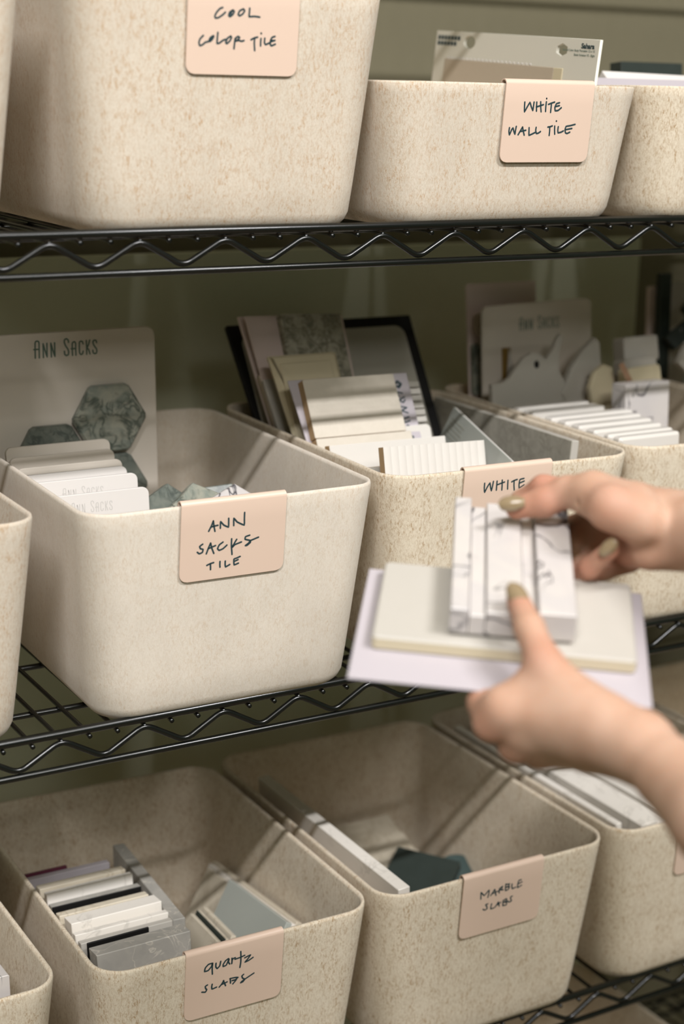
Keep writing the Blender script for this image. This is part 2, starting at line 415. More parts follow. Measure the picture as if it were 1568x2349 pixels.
BININFO = {
 'L1': (F_WARM, 'tall beige felt bin cut off by the left edge on the top visible shelf'),
 'C': (F_WARM, 'tall beige felt bin on the upper shelf with the blush COOL COLOR TILE clip'),
 'WW': (F_WARM, 'low beige felt bin on the upper shelf with the WHITE WALL TILE clip'),
 'R1': (F_HEATHER, 'low beige felt bin at the right edge of the upper shelf, filled with pale cards'),
 'RR1': (F_HEATHER, 'low felt bin past the right end bin of the upper shelf'),
 'L2': (F_WARM, 'felt bin cut off by the left edge on the middle shelf'),
 'A': (F_PALE, 'pale felt bin on the middle shelf with the ANN SACKS TILE clip'),
 'W': (F_HEATHER, 'heathered felt bin on the middle shelf behind the upper hand, with the WHITE clip'),
 'R2': (F_HEATHER, 'heathered felt bin behind the wrist on the middle shelf, packed with white slabs'),
 'R4': (F_HEATHER, 'felt bin farthest right on the middle shelf, holding blurred grey samples'),
 'L3': (F_HEATHER, 'felt bin cut off at the lower left corner, with one white block inside'),
 'Q': (F_HEATHER, 'heathered felt bin on the bottom shelf with the quartz SLABS clip'),
 'M': (F_HEATHER, 'dark-shaded felt bin on the bottom shelf with the MARBLE SLABS clip'),
 'R3': (F_HEATHER, 'felt bin at the lower right with long white slabs standing up to its rim'),
 'RR3': (F_HEATHER, 'felt bin beyond the lower right bin of long white slabs'),
 'K4': (F_HEATHER, 'felt bin on the lowest shelf under the MARBLE SLABS bin'),
 'J4': (F_HEATHER, 'felt bin on the lowest shelf under the bin of long white slabs'),
 'U1': (F_WARM, 'felt bin above the frame on the topmost shelf, first from the left'),
 'U2': (F_WARM, 'felt bin above the frame on the topmost shelf, second from the left'),
 'U3': (F_WARM, 'felt bin above the frame on the topmost shelf, third from the left'),
 'U4': (F_WARM, 'felt bin above the frame on the topmost shelf, fourth from the left')}
HB = {'tall': .2, 'low': .131}
for i, (b, (x0, yr, s, kind, rot)) in enumerate(BINS.items()):
    m, lab = BININFO[b]
    o = link('felt_bin', bin_mesh(HB[kind], i), m, None, lab, 'bin', 'felt storage bins on the wire shelves')
    o.location = (x0, yr, ZS[s]); o.rotation_euler = (0, 0, rot)

# ------------------------------------------------------------------ blush label clips
CW, CH, CT = .0984, .068, .0011
def build_clip(b, u0, strokes, label):
    x0, yr, s, kind, rot = BINS[b]; Hh = HB[kind]
    tt = math.atan(.085); rc = .0075
    # arc-length rows from the hem, denser at the rounded corners
    hem = [0, .0006, .0016, .003, .005, .0075, .012, .03, .05, CH]
    prof = []
    for d in hem:
        ins = rc-math.sqrt(max(rc*rc-(rc-d)**2, 0)) if d < rc else 0
        q = CH-d; prof.append(((-.0022+math.sin(tt)*q), -math.cos(tt)*q-.0012, ins))
    rad = (TH+.0044)/2; cy = -.0022+rad
    for k in range(1, 12):
        a = math.pi*(1-k/12); prof.append((cy+rad*math.cos(a), -.0012+rad*math.sin(a), 0))
    prof += [(cy+rad, -.0012, 0), (cy+rad+.0008, -.012, 0), (cy+rad+.0012, -.020, .001), (cy+rad+.0012, -.0215, .004)]
    m = len(prof); V = []; F = []
    for i in range(m):
        a = prof[max(i-1, 0)]; c = prof[min(i+1, m-1)]; dy, dz = c[0]-a[0], c[1]-a[1]; L = math.hypot(dy, dz)
        ny, nz = dz/L, -dy/L
        y, z, ins = prof[i]
        for k in range(5):
            x = ins+(CW-2*ins)*k/4
            V.append((x, y, z))
        for k in range(5):
            x = ins+(CW-2*ins)*k/4
            V.append((x, y+ny*CT, z+nz*CT))
    for i in range(m-1):
        for k in range(4):
            a = i*10+k; F += [[a, a+1, a+11, a+10], [a+5, a+15, a+16, a+6]]
        F += [[i*10, i*10+10, i*10+15, i*10+5], [i*10+4, i*10+9, i*10+19, i*10+14]]
    for k in range(4): F += [[k, k+5, k+6, k+1], [(m-1)*10+k, (m-1)*10+k+1, (m-1)*10+k+6, (m-1)*10+k+5]]
    me = fixn(mesh('label_clip', V, F, smooth=True))
    me.materials.append(M_CLIP)
    o = link('label_clip', me, None, None, label, 'label clip', 'blush label clips on the bins')
    M0 = Matrix.Translation((x0, yr, ZS[s]+Hh)) @ Matrix.Rotation(rot, 4, 'Z') @ Matrix.Translation((u0, -.0008, .0006))
    o.matrix_world = M0
    o.modifiers.new('edge', 'EDGE_SPLIT').split_angle = R(40)
    if strokes:
        S = [[(u/1000, -v/1000) for u, v in q] for q in strokes]
        V, F = ribbon(S, .0016, 0)
        # lay the ink on the tilted plate
        V = [(x, -.0022-.00012+math.sin(tt)*(-z)+y, -.0012+math.cos(tt)*z+.0006) for x, y, z in V]
        link('lettering', mesh('lettering', V, F), M_INK, o, 'dark handwritten marker lettering')
    return o
CLIPS = {
 'C': (0.0928, [[(29.87,17.66),(27.53,18.57),(24.83,21.39),(23.39,24.16),(23.96,25.76),(26.57,25.39),(30.24,23.07),(32.35,21.08)],
  [(38.89,19.18),(36.13,20.93),(35.42,23.4),(36.6,24.28),(39.05,22.44),(40.08,20.22),(38.89,19.18),(37.71,20.86),(37.16,22.79)],
  [(48.04,17.98),(44.93,19.47),(43.61,22.26),(44.93,23.3),(47.59,21.82),(49.19,19.3),(48.04,17.98)],
  [(53.55,17.2),(53.45,20.22),(53.29,23.24),(53.75,23.6),(58.23,23.2),(62.75,23.58)],
  [(14.02,39.28),(11.32,41.99),(10.5,44.74),(11.33,47),(13.67,46.27),(16.09,44.28),(18.27,43.83)],
  [(22.77,39.15),(20.32,40.59),(19.16,42.82),(19.82,43.62),(21.65,42.19),(23.11,39.68),(21.58,40.55),(20.1,42.79)],
  [(26.56,36.56),(26.28,40.39),(26.16,44.78),(28.05,44.61),(31.11,42.43),(33.6,41.52)],
  [(37.92,38.9),(35.14,40.64),(33.7,43.71),(34.7,44.78),(37.15,42.78),(38.6,39.98),(37.92,38.9)],
  [(41.82,40.7),(41.41,45.4),(41.17,48.44)],
  [(41.82,40.7),(44.29,38.96),(45.73,39.74),(44.41,41.44),(41.91,42.62),(45.07,41.97),(47.66,42.54),(49.68,41.92)],
  [(55.94,41.05),(59.08,39.56),(61.64,38.92)],
  [(59.1,39.84),(58.98,43.73),(59.6,49.27)],
  [(64.8,39.93),(64.58,42.99),(64.71,45.49)],
  [(64.7,35.77),(64.85,36.1)],
  [(68.15,39.54),(68.01,42.88),(69.07,44.41),(71.63,43.43),(72.89,42.72)],
  [(77.19,37.84),(74.63,38.76),(73.45,41.03),(76.07,41.06)],
  [(73.45,41.03),(73.28,43.83),(74.34,45.19),(77.86,43.79)],
  [(74.15,41.85),(77.37,40.9)]]),
 'WW': (0.1174, [[(21.5,16.05),(21.64,19.91),(22.2,24.33),(24.52,20.43),(27.16,16.24),(29.03,19.81),(31.22,23.11),(31.49,19.78),(31.7,15.89)],
  [(34.67,15.85),(34.89,19.73),(35.32,23.62)],
  [(38.95,15.51),(39.5,19.67),(40.51,24.11)],
  [(34.71,20.01),(38.15,19.13),(42.26,17.96)],
  [(45.28,15.41),(45.19,19.59),(45.46,23.77)],
  [(45.17,12.47),(45.27,12.69)],
  [(47.92,17.6),(51.35,16.44),(54.46,15.55)],
  [(51.14,17),(51.19,20.63),(51.15,24.54)],
  [(60.06,16.03),(56.8,16.92),(55.42,20.01),(56.2,23.08),(59.4,22.76),(62.68,20.36)],
  [(56.06,19.44),(60.26,18.55)],
  [(7.47,38.34),(7.31,41.68),(8.21,44.45),(10.11,39.99),(11.34,38.59),(12.77,41.64),(14.1,43.86),(14.38,40.52),(14.81,37.18)],
  [(21.77,37.68),(19.72,41.04),(17.68,44.4)],
  [(21.77,37.68),(22.89,41.02),(24.41,44.65)],
  [(19.44,41.6),(25.65,40.45)],
  [(29.04,38.19),(29.33,41.54),(29.74,44.79),(32.81,43.76),(36.18,42.34)],
  [(36.81,37.85),(36.64,40.37),(37.72,43.17),(39.82,42.88),(42.14,41.46)],
  [(49.86,37.47),(52.33,37.17),(54.75,36.42)],
  [(51.97,37.17),(52.32,40.83),(52.27,44.79)],
  [(57.44,36.57),(57.8,40.23),(58.4,43.62)],
  [(58.7,31.99),(58.8,32.21)],
  [(61.5,37.1),(61.41,40.21),(62.08,42.47),(65.27,41.89),(67.8,40.74)],
  [(80.35,34.85),(75.03,36.03),(70.38,36.75),(69.54,39.59),(70.44,42.42),(72.34,42.98),(75.25,41.83)],
  [(70.41,39.58),(77.2,38.51)]]),
 'A': (0.0837, [[(29.49,15.61),(27.8,20.13),(25.54,24.45)],
  [(29.49,15.61),(30.25,20.41),(31.35,25.14)],
  [(27.14,21.06),(30.25,20.41),(33.93,20.03)],
  [(36.29,23.02),(36.25,17.06),(39.33,20.46),(43.79,22.81),(43.89,18.62),(43.72,14.88)],
  [(48.76,22.04),(48.6,15.44),(51.95,19.21),(58.64,22.71),(58.58,16.92),(58.52,11.34)],
  [(20.41,35.47),(17.7,37.17),(18.48,39.3),(20.95,40.28),(20.35,42.93),(17.61,43.81),(15.67,42.2)],
  [(27.72,35.35),(25.8,39.87),(24.11,44.63)],
  [(27.72,35.35),(28.95,39.92),(31.12,45.1)],
  [(25.82,40.21),(32.38,38.17)],
  [(39.3,35.88),(35.88,38.05),(34.47,41.29),(36.09,42.99),(39.56,41.92),(43.11,39.08)],
  [(47.32,33.86),(47.4,40.16),(48.33,48.17)],
  [(52.12,34.92),(50.01,38.43),(47.7,42.25),(50.77,39.55),(56.74,37.88)],
  [(64.34,32.62),(60.45,33.53),(60.21,35.9),(64.94,37.51),(65.38,39.28),(62.28,41.65),(60.7,41.67),(63.62,39.75),(65.66,37.59),(72.88,35.44)],
  [(25.02,55.27),(28.13,54.16),(31.26,53.54)],
  [(28.27,54.18),(28.52,56.96),(28.63,59.58)],
  [(37.23,53.28),(37.2,55.89),(37.45,58.47)],
  [(42.19,53.58),(42.18,56.68),(42.78,58.96),(46.61,57.25)],
  [(56.15,51.09),(52.78,52.18),(50.32,52.9),(50.78,58.14),(54.79,57.07)],
  [(50.63,55.01),(54.28,53.76)]]),
 'W': (0.0784, [[(22.7,12.88),(22.85,17.61),(23.66,21.79),(26.17,16.69),(28.63,13.16),(29.84,17.68),(31.06,20.96),(31.86,16.63),(32.42,11.96)],
  [(36.5,12.04),(36.5,16.46),(36.65,21.02)],
  [(42.19,11.66),(42.59,16.43),(42.81,21.52)],
  [(36.79,15.86),(40.27,14.94),(45.03,13.83)],
  [(48.77,12.49),(48.93,16.43),(49.27,21.22)],
  [(53.18,14.44),(55.95,13.32),(59.21,12.69)],
  [(55.84,13.63),(56.18,18.42),(57.09,23.09)],
  [(66.88,12.36),(62.44,13.01),(61.84,17.08),(62.37,21.59),(65.13,20.27),(67.67,18.93)],
  [(62.14,16.6),(67.43,15.09)],
  [(10.33,37.75),(10.32,39.64),(10.52,41.57)],
  [(31.2,36.5),(32.1,40.09),(35.87,39.73),(37.49,36.21)]]),
 'Q': (0.0813, [[(25.83,12.7),(22.24,12.83),(19.13,15.79),(18.56,19.47),(22.14,19.35),(25.25,16),(26.2,12.8)],
  [(26.34,12.84),(26.07,18.55),(26.54,24.47)],
  [(29.7,13.8),(29.65,17.64),(31.19,19.85),(33.63,17.62),(34.37,13.04)],
  [(42.11,12.3),(39.27,13.81),(37.09,17.05),(37.19,19.4),(40.22,18.72),(42.52,13.18)],
  [(42.74,13.25),(42.29,16.21),(43.71,18.55)],
  [(45.64,12.9),(45.93,16.08),(45.69,18.73)],
  [(45.76,15.65),(46.91,13.65),(49.09,13.34)],
  [(54.34,8.15),(54.75,13.53),(54.9,19.79),(54.28,25.22)],
  [(48.8,14.96),(53.91,14.46),(58.64,13.46)],
  [(58.77,16.22),(62.04,15.19),(64.6,14.75),(62.18,17.96),(59.37,20.9),(63.03,20.14),(67.37,18.09)],
  [(22.05,34.78),(19.92,35.71),(20.38,38.18),(21.52,39.68),(20.17,42),(16.66,40.97)],
  [(26.77,35.39),(26.39,38.39),(26.99,40.67),(31.31,39.84)],
  [(38.38,34.89),(36.34,38.19),(34.04,40.64)],
  [(38.01,34.78),(39.24,37.87),(40.48,40.97)],
  [(36.35,38.59),(41.92,37.25)],
  [(44.94,34.46),(45.4,39.67)],
  [(44.58,34.59),(49.73,34.83),(52.86,35.58),(49.85,37.45),(46.91,37.38),(51.33,37.49),(47.82,41.16)],
  [(58.53,33.94),(56.75,35.15),(57.61,37.75),(59.92,39.6),(58.18,41.84),(55.84,42.33),(57.39,40.82),(61.01,39.13),(69.15,35.59)]]),
 'M': (0.0916, [[(22.65,26.75),(22.13,18.83),(26.38,23.48),(31.79,18.5),(31.9,22.79),(31.25,26.88)],
  [(38.66,19.57),(36.76,22.63),(34.48,25.59)],
  [(39.09,20.04),(40.02,23.48),(41.2,27.2)],
  [(36.54,24),(39.82,23.07),(43.55,22.83)],
  [(44.74,20.08),(44.65,22.54),(45,25.48)],
  [(44.76,20.3),(48.31,18.36),(47.51,21.15),(45.34,22.01),(49.59,22.75)],
  [(52.27,16.68),(52.21,20.58),(52.69,24.63)],
  [(52.36,17.41),(56.96,17.88),(55.36,20.32),(53.14,20.82),(57.36,21.19),(55.8,24),(53,24.71)],
  [(60.1,18.68),(60.23,21.57),(61.2,24.54),(65.29,23.73)],
  [(71.29,16.54),(68.27,16.84),(67.58,20.6),(67.74,24.94),(72.51,23.3)],
  [(67.98,20.7),(72.64,19.39)],
  [(32.13,34.59),(29.55,34.97),(31.4,37.96),(31.65,40.17),(29.13,41.14),(26.71,39.57)],
  [(36.94,35.86),(36.39,38.93),(36.56,41.69),(40.45,41.44)],
  [(45.09,35.87),(43.53,38.68),(41.53,41.01)],
  [(45.24,35.91),(46.02,38.62),(46.84,41.13)],
  [(43.22,39.31),(48.26,37.06)],
  [(51.13,35.67),(51.18,39.27),(51.48,41.86)],
  [(51.17,36.04),(54.78,34.47),(55.75,36.16),(52.57,38.2),(56.06,38.76),(55.67,41.89),(51.88,41.97)],
  [(62.28,33.42),(60.07,34.06),(60.77,36.77),(61.79,38.83),(59.6,39.69),(56.32,37.75)]]),
 'R3': (0.0832, []),
}
CLAB = {'C': 'blush metal clip lettered COOL COLOR TILE at the top of the picture', 'WW': 'blush metal clip lettered WHITE WALL TILE on the low bin',
 'A': 'blush metal clip lettered ANN SACKS TILE', 'W': 'blush metal clip lettered WHITE, half hidden by marble and thumb',
 'Q': 'blush metal clip lettered quartz SLABS', 'M': 'blush metal clip lettered MARBLE SLABS, partly shaded', 'R3': 'blush metal clip just cut off by the right edge on the bottom shelf'}
for b, (u0, st) in CLIPS.items(): build_clip(b, u0, st, CLAB[b])
# ------------------------------------------------------------------ printed capitals digitised once (mm, origin at the left of the word)
BRANDW = 65.14
BRAND = [[(1.1,16.9),(1.3,8.3),(1.5,2.3),(2.3,0.7),(3.9,0.4),(5.1,1.0),(5.5,2.6),(5.4,8.5),(5.2,16.9)],
 [(0.0,8.5),(4.5,8.5)],
 [(9.4,16.9),(9.5,8.8),(9.6,3.4),(11.3,10.1),(13.2,16.5),(13.3,10.2),(13.5,3.3)],
 [(17.6,16.8),(17.6,9.3),(17.5,3.3),(19.4,10.6),(21.2,16.6),(21.3,10.1),(21.4,3.2)],
 [(35.8,3.7),(35.5,1.3),(33.8,0.0),(31.8,0.8),(31.4,3.5),(32.8,7.2),(34.9,10.3),(35.6,13.4),(35.0,15.8),(33.1,16.6),(31.4,15.2),(31.2,12.2)],
 [(39.5,16.8),(39.4,10.6),(39.6,5.2),(40.6,3.7),(42.2,3.6),(43.1,5.1),(43.0,10.8),(43.0,16.9)],
 [(38.4,10.2),(42.3,10.2)],
 [(50.9,6.1),(50.3,3.9),(48.6,3.3),(47.1,4.4),(46.8,9.8),(46.9,14.7),(48.1,16.5),(49.9,16.0),(50.7,13.4)],
 [(54.4,3.0),(54.5,9.7),(54.3,16.7)],
 [(57.9,2.9),(56.5,7.4),(55.0,10.3),(56.6,12.3),(57.8,16.6)],
 [(65.1,5.8),(64.7,3.7),(63.2,3.2),(61.6,3.9),(61.4,6.2),(62.6,9.0),(64.7,11.8),(65.1,14.3),(64.4,16.3),(62.7,16.6),(61.2,15.6),(60.9,13.1)]]
def brand(parent, x, z, width, y, mat, w=.0011, aspect=1.0):
    k = width/BRANDW
    V, F = ribbon([[(p*k, -q*k*aspect) for p, q in s] for s in BRAND], w, 0)
    o = link('lettering', mesh('lettering', V, F), mat, parent, 'narrow printed capital lettering'); o.location = (x, y, z); return o
X, Y, Z = Vector((1, 0, 0)), Vector((0, 1, 0)), Vector((0, 0, 1))
def leaning(a, yaw=0):                                   # "down" of a card that leans back by a
    return (math.sin(a)*math.sin(yaw), -math.sin(a)*math.cos(yaw), -math.cos(a))
def xdir(yaw=0, roll=0): return (math.cos(yaw)*math.cos(roll), math.sin(yaw)*math.cos(roll), math.sin(roll))
# ---- sample bin with the tall hexagon board
o = slab('tile_board', 'tall pale sample board with smoky marble hexagons, lettered ANN SACKS', 'sample board', (.4545, .285, -.114), xdir(0, .006), leaning(.03), .176, .289, .004, M_CARD, .010, tl=.010)
BOARD_A = o
brand(o, 0.0482, -0.0072, 0.0651, -.0001, M_PRINT, .0016)
def hexagon(parent, cx, cz, r, mat, y=-.0092, t=.009):
    pts = [(cx+r*math.cos(R(60*k)), cz+r*.985*math.sin(R(60*k))) for k in range(6)]
    # slightly eased corners
    q = []
    for i in range(6):
        a, b, c = pts[i-1], pts[i], pts[(i+1) % 6]
        q += [(b[0]+(a[0]-b[0])*.07, b[1]+(a[1]-b[1])*.07), (b[0]+(c[0]-b[0])*.07, b[1]+(c[1]-b[1])*.07)]
    h = link('hexagon_tile', prism('hexagon_tile', q[::-1], t, .0022, [mat]), None, parent); h.location = (0, y, 0)
    return h
hexagon(o, .1222, -.0890, .0400, M_HEX); hexagon(o, .0600, -.1250, .0400, M_HEXD); hexagon(o, .1222, -.1600, .0400, M_HEXD)
hexagon(o, .0600, -.1960, .0400, M_HEX)
AS = [(0.5600, 0.2342, -0.2130, M_CARD, 'farthest back and most shaded of the rounded cards under the hexagon board'),
      (0.5600, 0.2235, -0.2209, M_CARD, 'second from the back of the rounded cards under the hexagon board'),
      (0.5600, 0.2043, -0.2269, M_CARD, 'third from the back of the rounded cards under the hexagon board'),
      (0.5600, 0.1926, -0.2313, M_CARDW, 'thin rounded card just behind the two bright lettered ones'),
      (0.5600, 0.1673, -0.2326, M_CARDW, 'bright rounded card lettered faintly, second from the front in the pale bin'),
      (0.5620, 0.1457, -0.2416, M_CARDW, 'frontmost bright rounded card with faint ANN SACKS lettering in the pale bin')]
for i, (xr, y, z, mt, lab) in enumerate(AS):
    xl = .4505+.0035*(i < 3)+.004*(i > 3)
    o = slab('sample_card', lab, 'card', (xl, y, z), X, leaning(.10), xr-xl, (z+.4052)/math.cos(.10), .0045, mt, .0065, tl=.014, group='white sample cards in the pale bin', corners=(1, 1, .3, .3))
    if i >= 4: brand(o, .030, -.0075, .040, -.0001, M_PRINTL, .0009)
def chip(A, yaw, lean, w, h, t, mat, lab, roll=0, r=.001, name='stone_chip', cat='stone sample', grp=None):
    return slab(name, lab, cat, A, xdir(yaw, roll), leaning(lean, yaw), w, h, t, mat, r, grp)
# loose hexagon stones at the bottom right of that bin
def hexstone(c, n, r, t, mat, lab, rot=0, h=None):
    pts = [(r*math.cos(R(60*k+rot)), r*math.sin(R(60*k+rot))) for k in range(6)]
    o = link('hexagon_stone', prism('hexagon_stone', pts[::-1], t, .0012, [mat]), None, None, lab, 'stone sample', 'loose hexagon stones in the pale bin')
    y = Vector(n).normalized(); u = Vector((0, 0, 1)).cross(y).normalized()*-1; z = u.cross(y)
    m = Matrix((u, y, z)).transposed().to_4x4(); m.translation = Vector(c); o.matrix_world = m
    return o
hexstone((.590, .150, -.282), (-.25, .9, -.45), .040, .010, M_HEXD, 'teal grey hexagon stone, leftmost of those behind the clip', 20)
hexstone((.612, .130, -.276), (-.15, .85, -.4), .037, .010, M_HEX, 'pale smoky hexagon stone in the middle of those behind the clip', 32)
hexstone((.634, .105, -.272), (.1, .9, -.35), .034, .010, M_MARB, 'whitish hexagon stone leaning behind the left end of the blush clip', 26)
hexstone((.645, .165, -.288), (.2, .85, -.5), .040, .010, M_HEXD, 'dark hexagon stone, rightmost of those behind the clip', 5)

# ---- bin lettered WHITE
o = slab('sample_board', 'large black-edged board with rounded grey centre at the back of the WHITE bin', 'sample board', (.7440, .352, -.128), X, leaning(.55), .236, .325, .006, M_BLACK, .002, tl=.022)
child_slab(o, 'insert', .0135, -.0125, .209, .19, -.0012, .0012, M_GREYIN, .012, 'rounded grey insert')
o = slab('sample_card', 'thin pale card edge directly behind the pink card in the WHITE bin', 'card', (.7420, .320, -.114), xdir(0, -.02), leaning(.50), .125, .318, .003, M_PINK, .001, tl=.030)
o = slab('sample_card', 'pinkish card carrying a grooved grey tile, standing left in the WHITE bin', 'card', (.7440, .308, -.112), xdir(0, -.045), leaning(.50), .120, .32, .002, M_PINK, .001, tl=.028)
child_slab(o, 'tile', .0375, -.0010, .0745, .20, -.009, .009, M_TEXT, .001, 'grey vertically grooved tile')
o = slab('tile_sample', 'narrow brown-edged tile standing left of the glossy beige one', 'tile', (.7460, .278, -.170), X, leaning(.52), .030, .25, .006, M_TAUPE, .0008, tl=.020)
o = slab('tile_sample', 'slim pale strip tile against the left wall beside the glossy beige tile', 'tile', (.7450, .266, -.173), X, leaning(.52), .022, .25, .005, M_CERAM2, .0008, tl=.017)
o = slab('tile_sample', 'glossy beige tile with a raised border standing in the middle of the WHITE bin', 'tile', (.7400, .245, -.144), X, leaning(.50), .080, .26, .009, M_BEIGE, .001, e=.0035, tl=.026)
child_slab(o, 'field', .010, -.010, .060, .095, -.0018, .002, M_BEIGE, .0006, e=.0015)
o = slab('mosaic_sheet', 'mosaic sheet of thin stacked sticks peeping out right of the lilac card', 'mosaic', (.862, .2135, -.1765), xdir(0, -.03), leaning(.50), .040, .245, .004, M_CERAM2, .0008)
for k in range(15): child_slab(o, 'stick', .001, -.001-.0078*k, .038, .0062, -.0055, .0055, M_CERAM if k % 2 else M_CERAM2, .0006)
o = slab('sample_card', 'lilac card with two linen-textured tiles and a vertical line of marker scribble', 'card', (.7365, .197, -.162), xdir(0, -.01), leaning(.50), .1415, .265, .002, M_LILAC, .001, tl=.026)
child_slab(o, 'tile', .0105, -.0035, .1075, .0620, -.011, .011, M_LINEN, .0012, 'linen-textured off-white tile', M_BISQUE)
child_slab(o, 'tile', .0100, -.0665, .1120, .0700, -.013, .013, M_LINEN, .0012, 'linen-textured off-white tile', M_BISQUE)
sc = [[(0, 0), (3, 2.5), (6, 0), (3, -3), (0, 0), (3, 1), (5, -1), (2, -1.5)], [(1, -9), (1, -6), (5, -7)], [(6, -10), (1, -12), (4, -14), (6, -12)], [(1, -17), (6, -18), (1, -20), (6, -22)],
      [(6, -25), (1, -26), (1, -29), (6, -28)], [(1, -32), (6, -33), (3, -31), (2, -35)], [(4, -38), (1, -40), (3, -43), (6, -40), (2, -38)], [(1, -46), (5, -47)]]
lettering(o, 'scribble', [[(.1235+a*.0014, -.012+b*.00145) for a, b in s] for s in sc], .0016, -.0001, M_INK, 'blue-black marker scribble')
o = slab('tile_sample', 'small soft-cornered white tile low at the right of the lilac card', 'tile', (.846, .168, -.214), xdir(0, .012), leaning(.3), .045, .19, .010, M_CERAM, .006)
o = slab('tile_sample', 'smooth white tile with a tan left edge behind the ribbed tile', 'tile', (.7405, .118, -.2135), xdir(0, -.014), leaning(.25), .136, .194, .010, M_CERAM, .0012, edge=M_BISQUE, tl=.018)
o = slab('tile_sample', 'small low tile corner left of the ribbed tile', 'tile', (.7600, .078, -.2290), X, leaning(.2), .070, .176, .008, M_CERAM2, .001, edge=M_BISQUE)
# ribbed tile : scalloped face
def ribbed(label, A, u, v, w, h, t, n, mat, edge):
    pts = []
    for k in range(n):
        for q in range(7):
            a = math.pi*q/6; pts.append((w*(k+q/6)/n, -.0008*math.sin(a)**.8 if 0 < q < 6 else 0))
    pts = [pts[0]]+[p for i, p in enumerate(pts[1:]) if abs(p[0]-pts[i][0]) > 1e-6]
    pts += [(w, t), (0, t)]; n_ = len(pts)
    V = [(x, y, 0) for x, y in pts]+[(x, y, -h) for x, y in pts]
    F = [list(range(n_)), list(range(n_, 2*n_))[::-1]]+[[i, (i+1) % n_, n_+(i+1) % n_, n_+i] for i in range(n_)]
    me = fixn(mesh('ribbed_tile', V, F, mats=[mat, edge]))
    for p in me.polygons:
        if abs(p.normal.x) > .95: p.material_index = 1
    return place(link('ribbed_tile', me, None, None, label, 'tile'), A, u, v)
ribbed('white vertically ribbed tile at the front of the WHITE bin', (.7660, .060, -.2055), xdir(0, -.03), leaning(.26), .117, .190, .009, 14, M_CERAM, M_BISQUE)
A = Vector((.942, .200, -.2055)); u = Vector((-.054, -.18, -.0165)); v = Vector((-.36, .10, -.9))
o = slab('sample_card', 'clear-fronted card leaning diagonally at the right of the ribbed tile', 'card', A, u, v, .189, .15, .004, M_BLUEG, .001, edge=M_CARDW)
for k in range(5): child_slab(o, 'print_line', .008, -.010-.0045*k, .046-.004*(k % 2), .0018, -.0003, .0003, M_GREYS, .0003)
o = slab('stone_slab', 'grey-veined slab standing along the right wall of the WHITE bin', 'slab', (.9830, .300, -.2150), (-.045, -1, .01), (-.08, 0, -1), .268, .185, .009, M_VEIL, .0008, edge=M_CERAM2)

# ---- bin behind the wrist
o = slab('sample_card', 'tall pinkish card at the back left of the bin of white slabs', 'card', (1.0490, .340, -.094), X, leaning(.10), .101, .309, .003, M_PINK, .004, tl=.006)
child_slab(o, 'tile', .010, -.034, .022, .026, -.006, .006, M_TAUPE, .006, 'dark taupe chip')
child_slab(o, 'tile', .004, -.070, .040, .060, -.006, .006, M_HEX, .004, 'smoky marble chip')
o = slab('tile_board', 'rounded pale board lettered ANN SACKS behind the brass strip and cut tiles', 'sample board', (1.0500, .308, -.1165), xdir(0, .022), leaning(.07), .160, .286, .004, M_CARD, .009)
brand(o, .0525, -.0165, .058, -.0001, M_PRINTL if False else M_PRINT, .0013)
child_slab(o, 'brass_strip', .0270, -.0500, .0105, .047, -.004, .004, M_BRASS, .0004, 'thin brass trim strip')
q = [(.034, -.050), (.040, -.072), (.048, -.088), (.060, -.098), (.060, -.13), (.030, -.13), (.030, -.095)]
h = link('tile', prism('tile', q, .005, .0008, [M_CERAM2]), None, o, 'white concave-cut tile'); h.location = (0, -.0055, 0)
# fish-shaped white cut tile with a dark hole
pts = [(0, 0), (.015, .0005), (.026, .006), (.036, .017), (.046, .0275), (.058, .0325), (.070, .0295), (.078, .0235), (.088, .034), (.096, .048), (.101, .052), (.104, .046), (.098, .030), (.096, .010), (.104, -.004), (.108, -.03), (0, -.03)]
o = link('ceramic_cutout', prism('ceramic_cutout', pts[::-1], .008, .0012, [M_CERAM2]), None, None, 'wavy fish-like white ceramic cutout with a dark round hole', 'tile sample')
place(o, (1.031, .255, -.197), X, leaning(.15))
hole = link('hole', prism('hole', [(.0635+.0035*math.cos(a*math.pi/6), .0185+.0045*math.sin(a*math.pi/6)) for a in range(12)], .0008, .0001, [M_BLACK]), None, o, 'small dark round hole'); hole.location = (0, -.0004, 0)
o = slab('tile_sample', 'supporting white tile under the wavy ceramic cutout', 'tile', (1.033, .243, -.2245), X, leaning(.05), .108, .178, .008, M_CERAM2, .001)
def cut(name, label, pts, c, t, mat, lean=.15):
    return place(link(name, prism(name, pts[::-1], t, .002, [mat]), None, None, label, 'tile'), c, X, leaning(lean))
cut('fan_tile', 'fan-shaped cream tile leaning between the lettered board and the white blocks', [(0, -.006), (.016, .024), (.034, .043), (.052, .056), (.0585, .050), (.0595, .020), (.052, .001), (.034, -.02), (.012, -.03)], (1.128, .250, -.208), .012, M_CERAM2)
cut('fan_tile', 'smaller rounded cream tile tucked in front of the fan-shaped one', [(0, 0), (.008, .018), (.022, .026), (.034, .022), (.036, 0), (.030, -.03), (.006, -.03)], (1.150, .226, -.205), .010, M_BEIGE)
o = slab('tile_sample', 'curved white block highest at the right of the petal tiles', 'tile', (1.2240, .262, -.156), xdir(0, .02), leaning(.2), .053, .030, .02, M_CERAM2, .004)
o = slab('tile_sample', 'white rounded block below the highest curved block', 'tile', (1.2080, .240, -.178), xdir(0, .02), leaning(.2), .050, .030, .02, M_CERAM2, .005)
o = slab('tile_sample', 'cream block resting between the rounded blocks and the big white slab', 'tile', (1.1900, .210, -.1820), xdir(0, .05), leaning(.2), .048, .21, .02, M_BEIGE, .005)
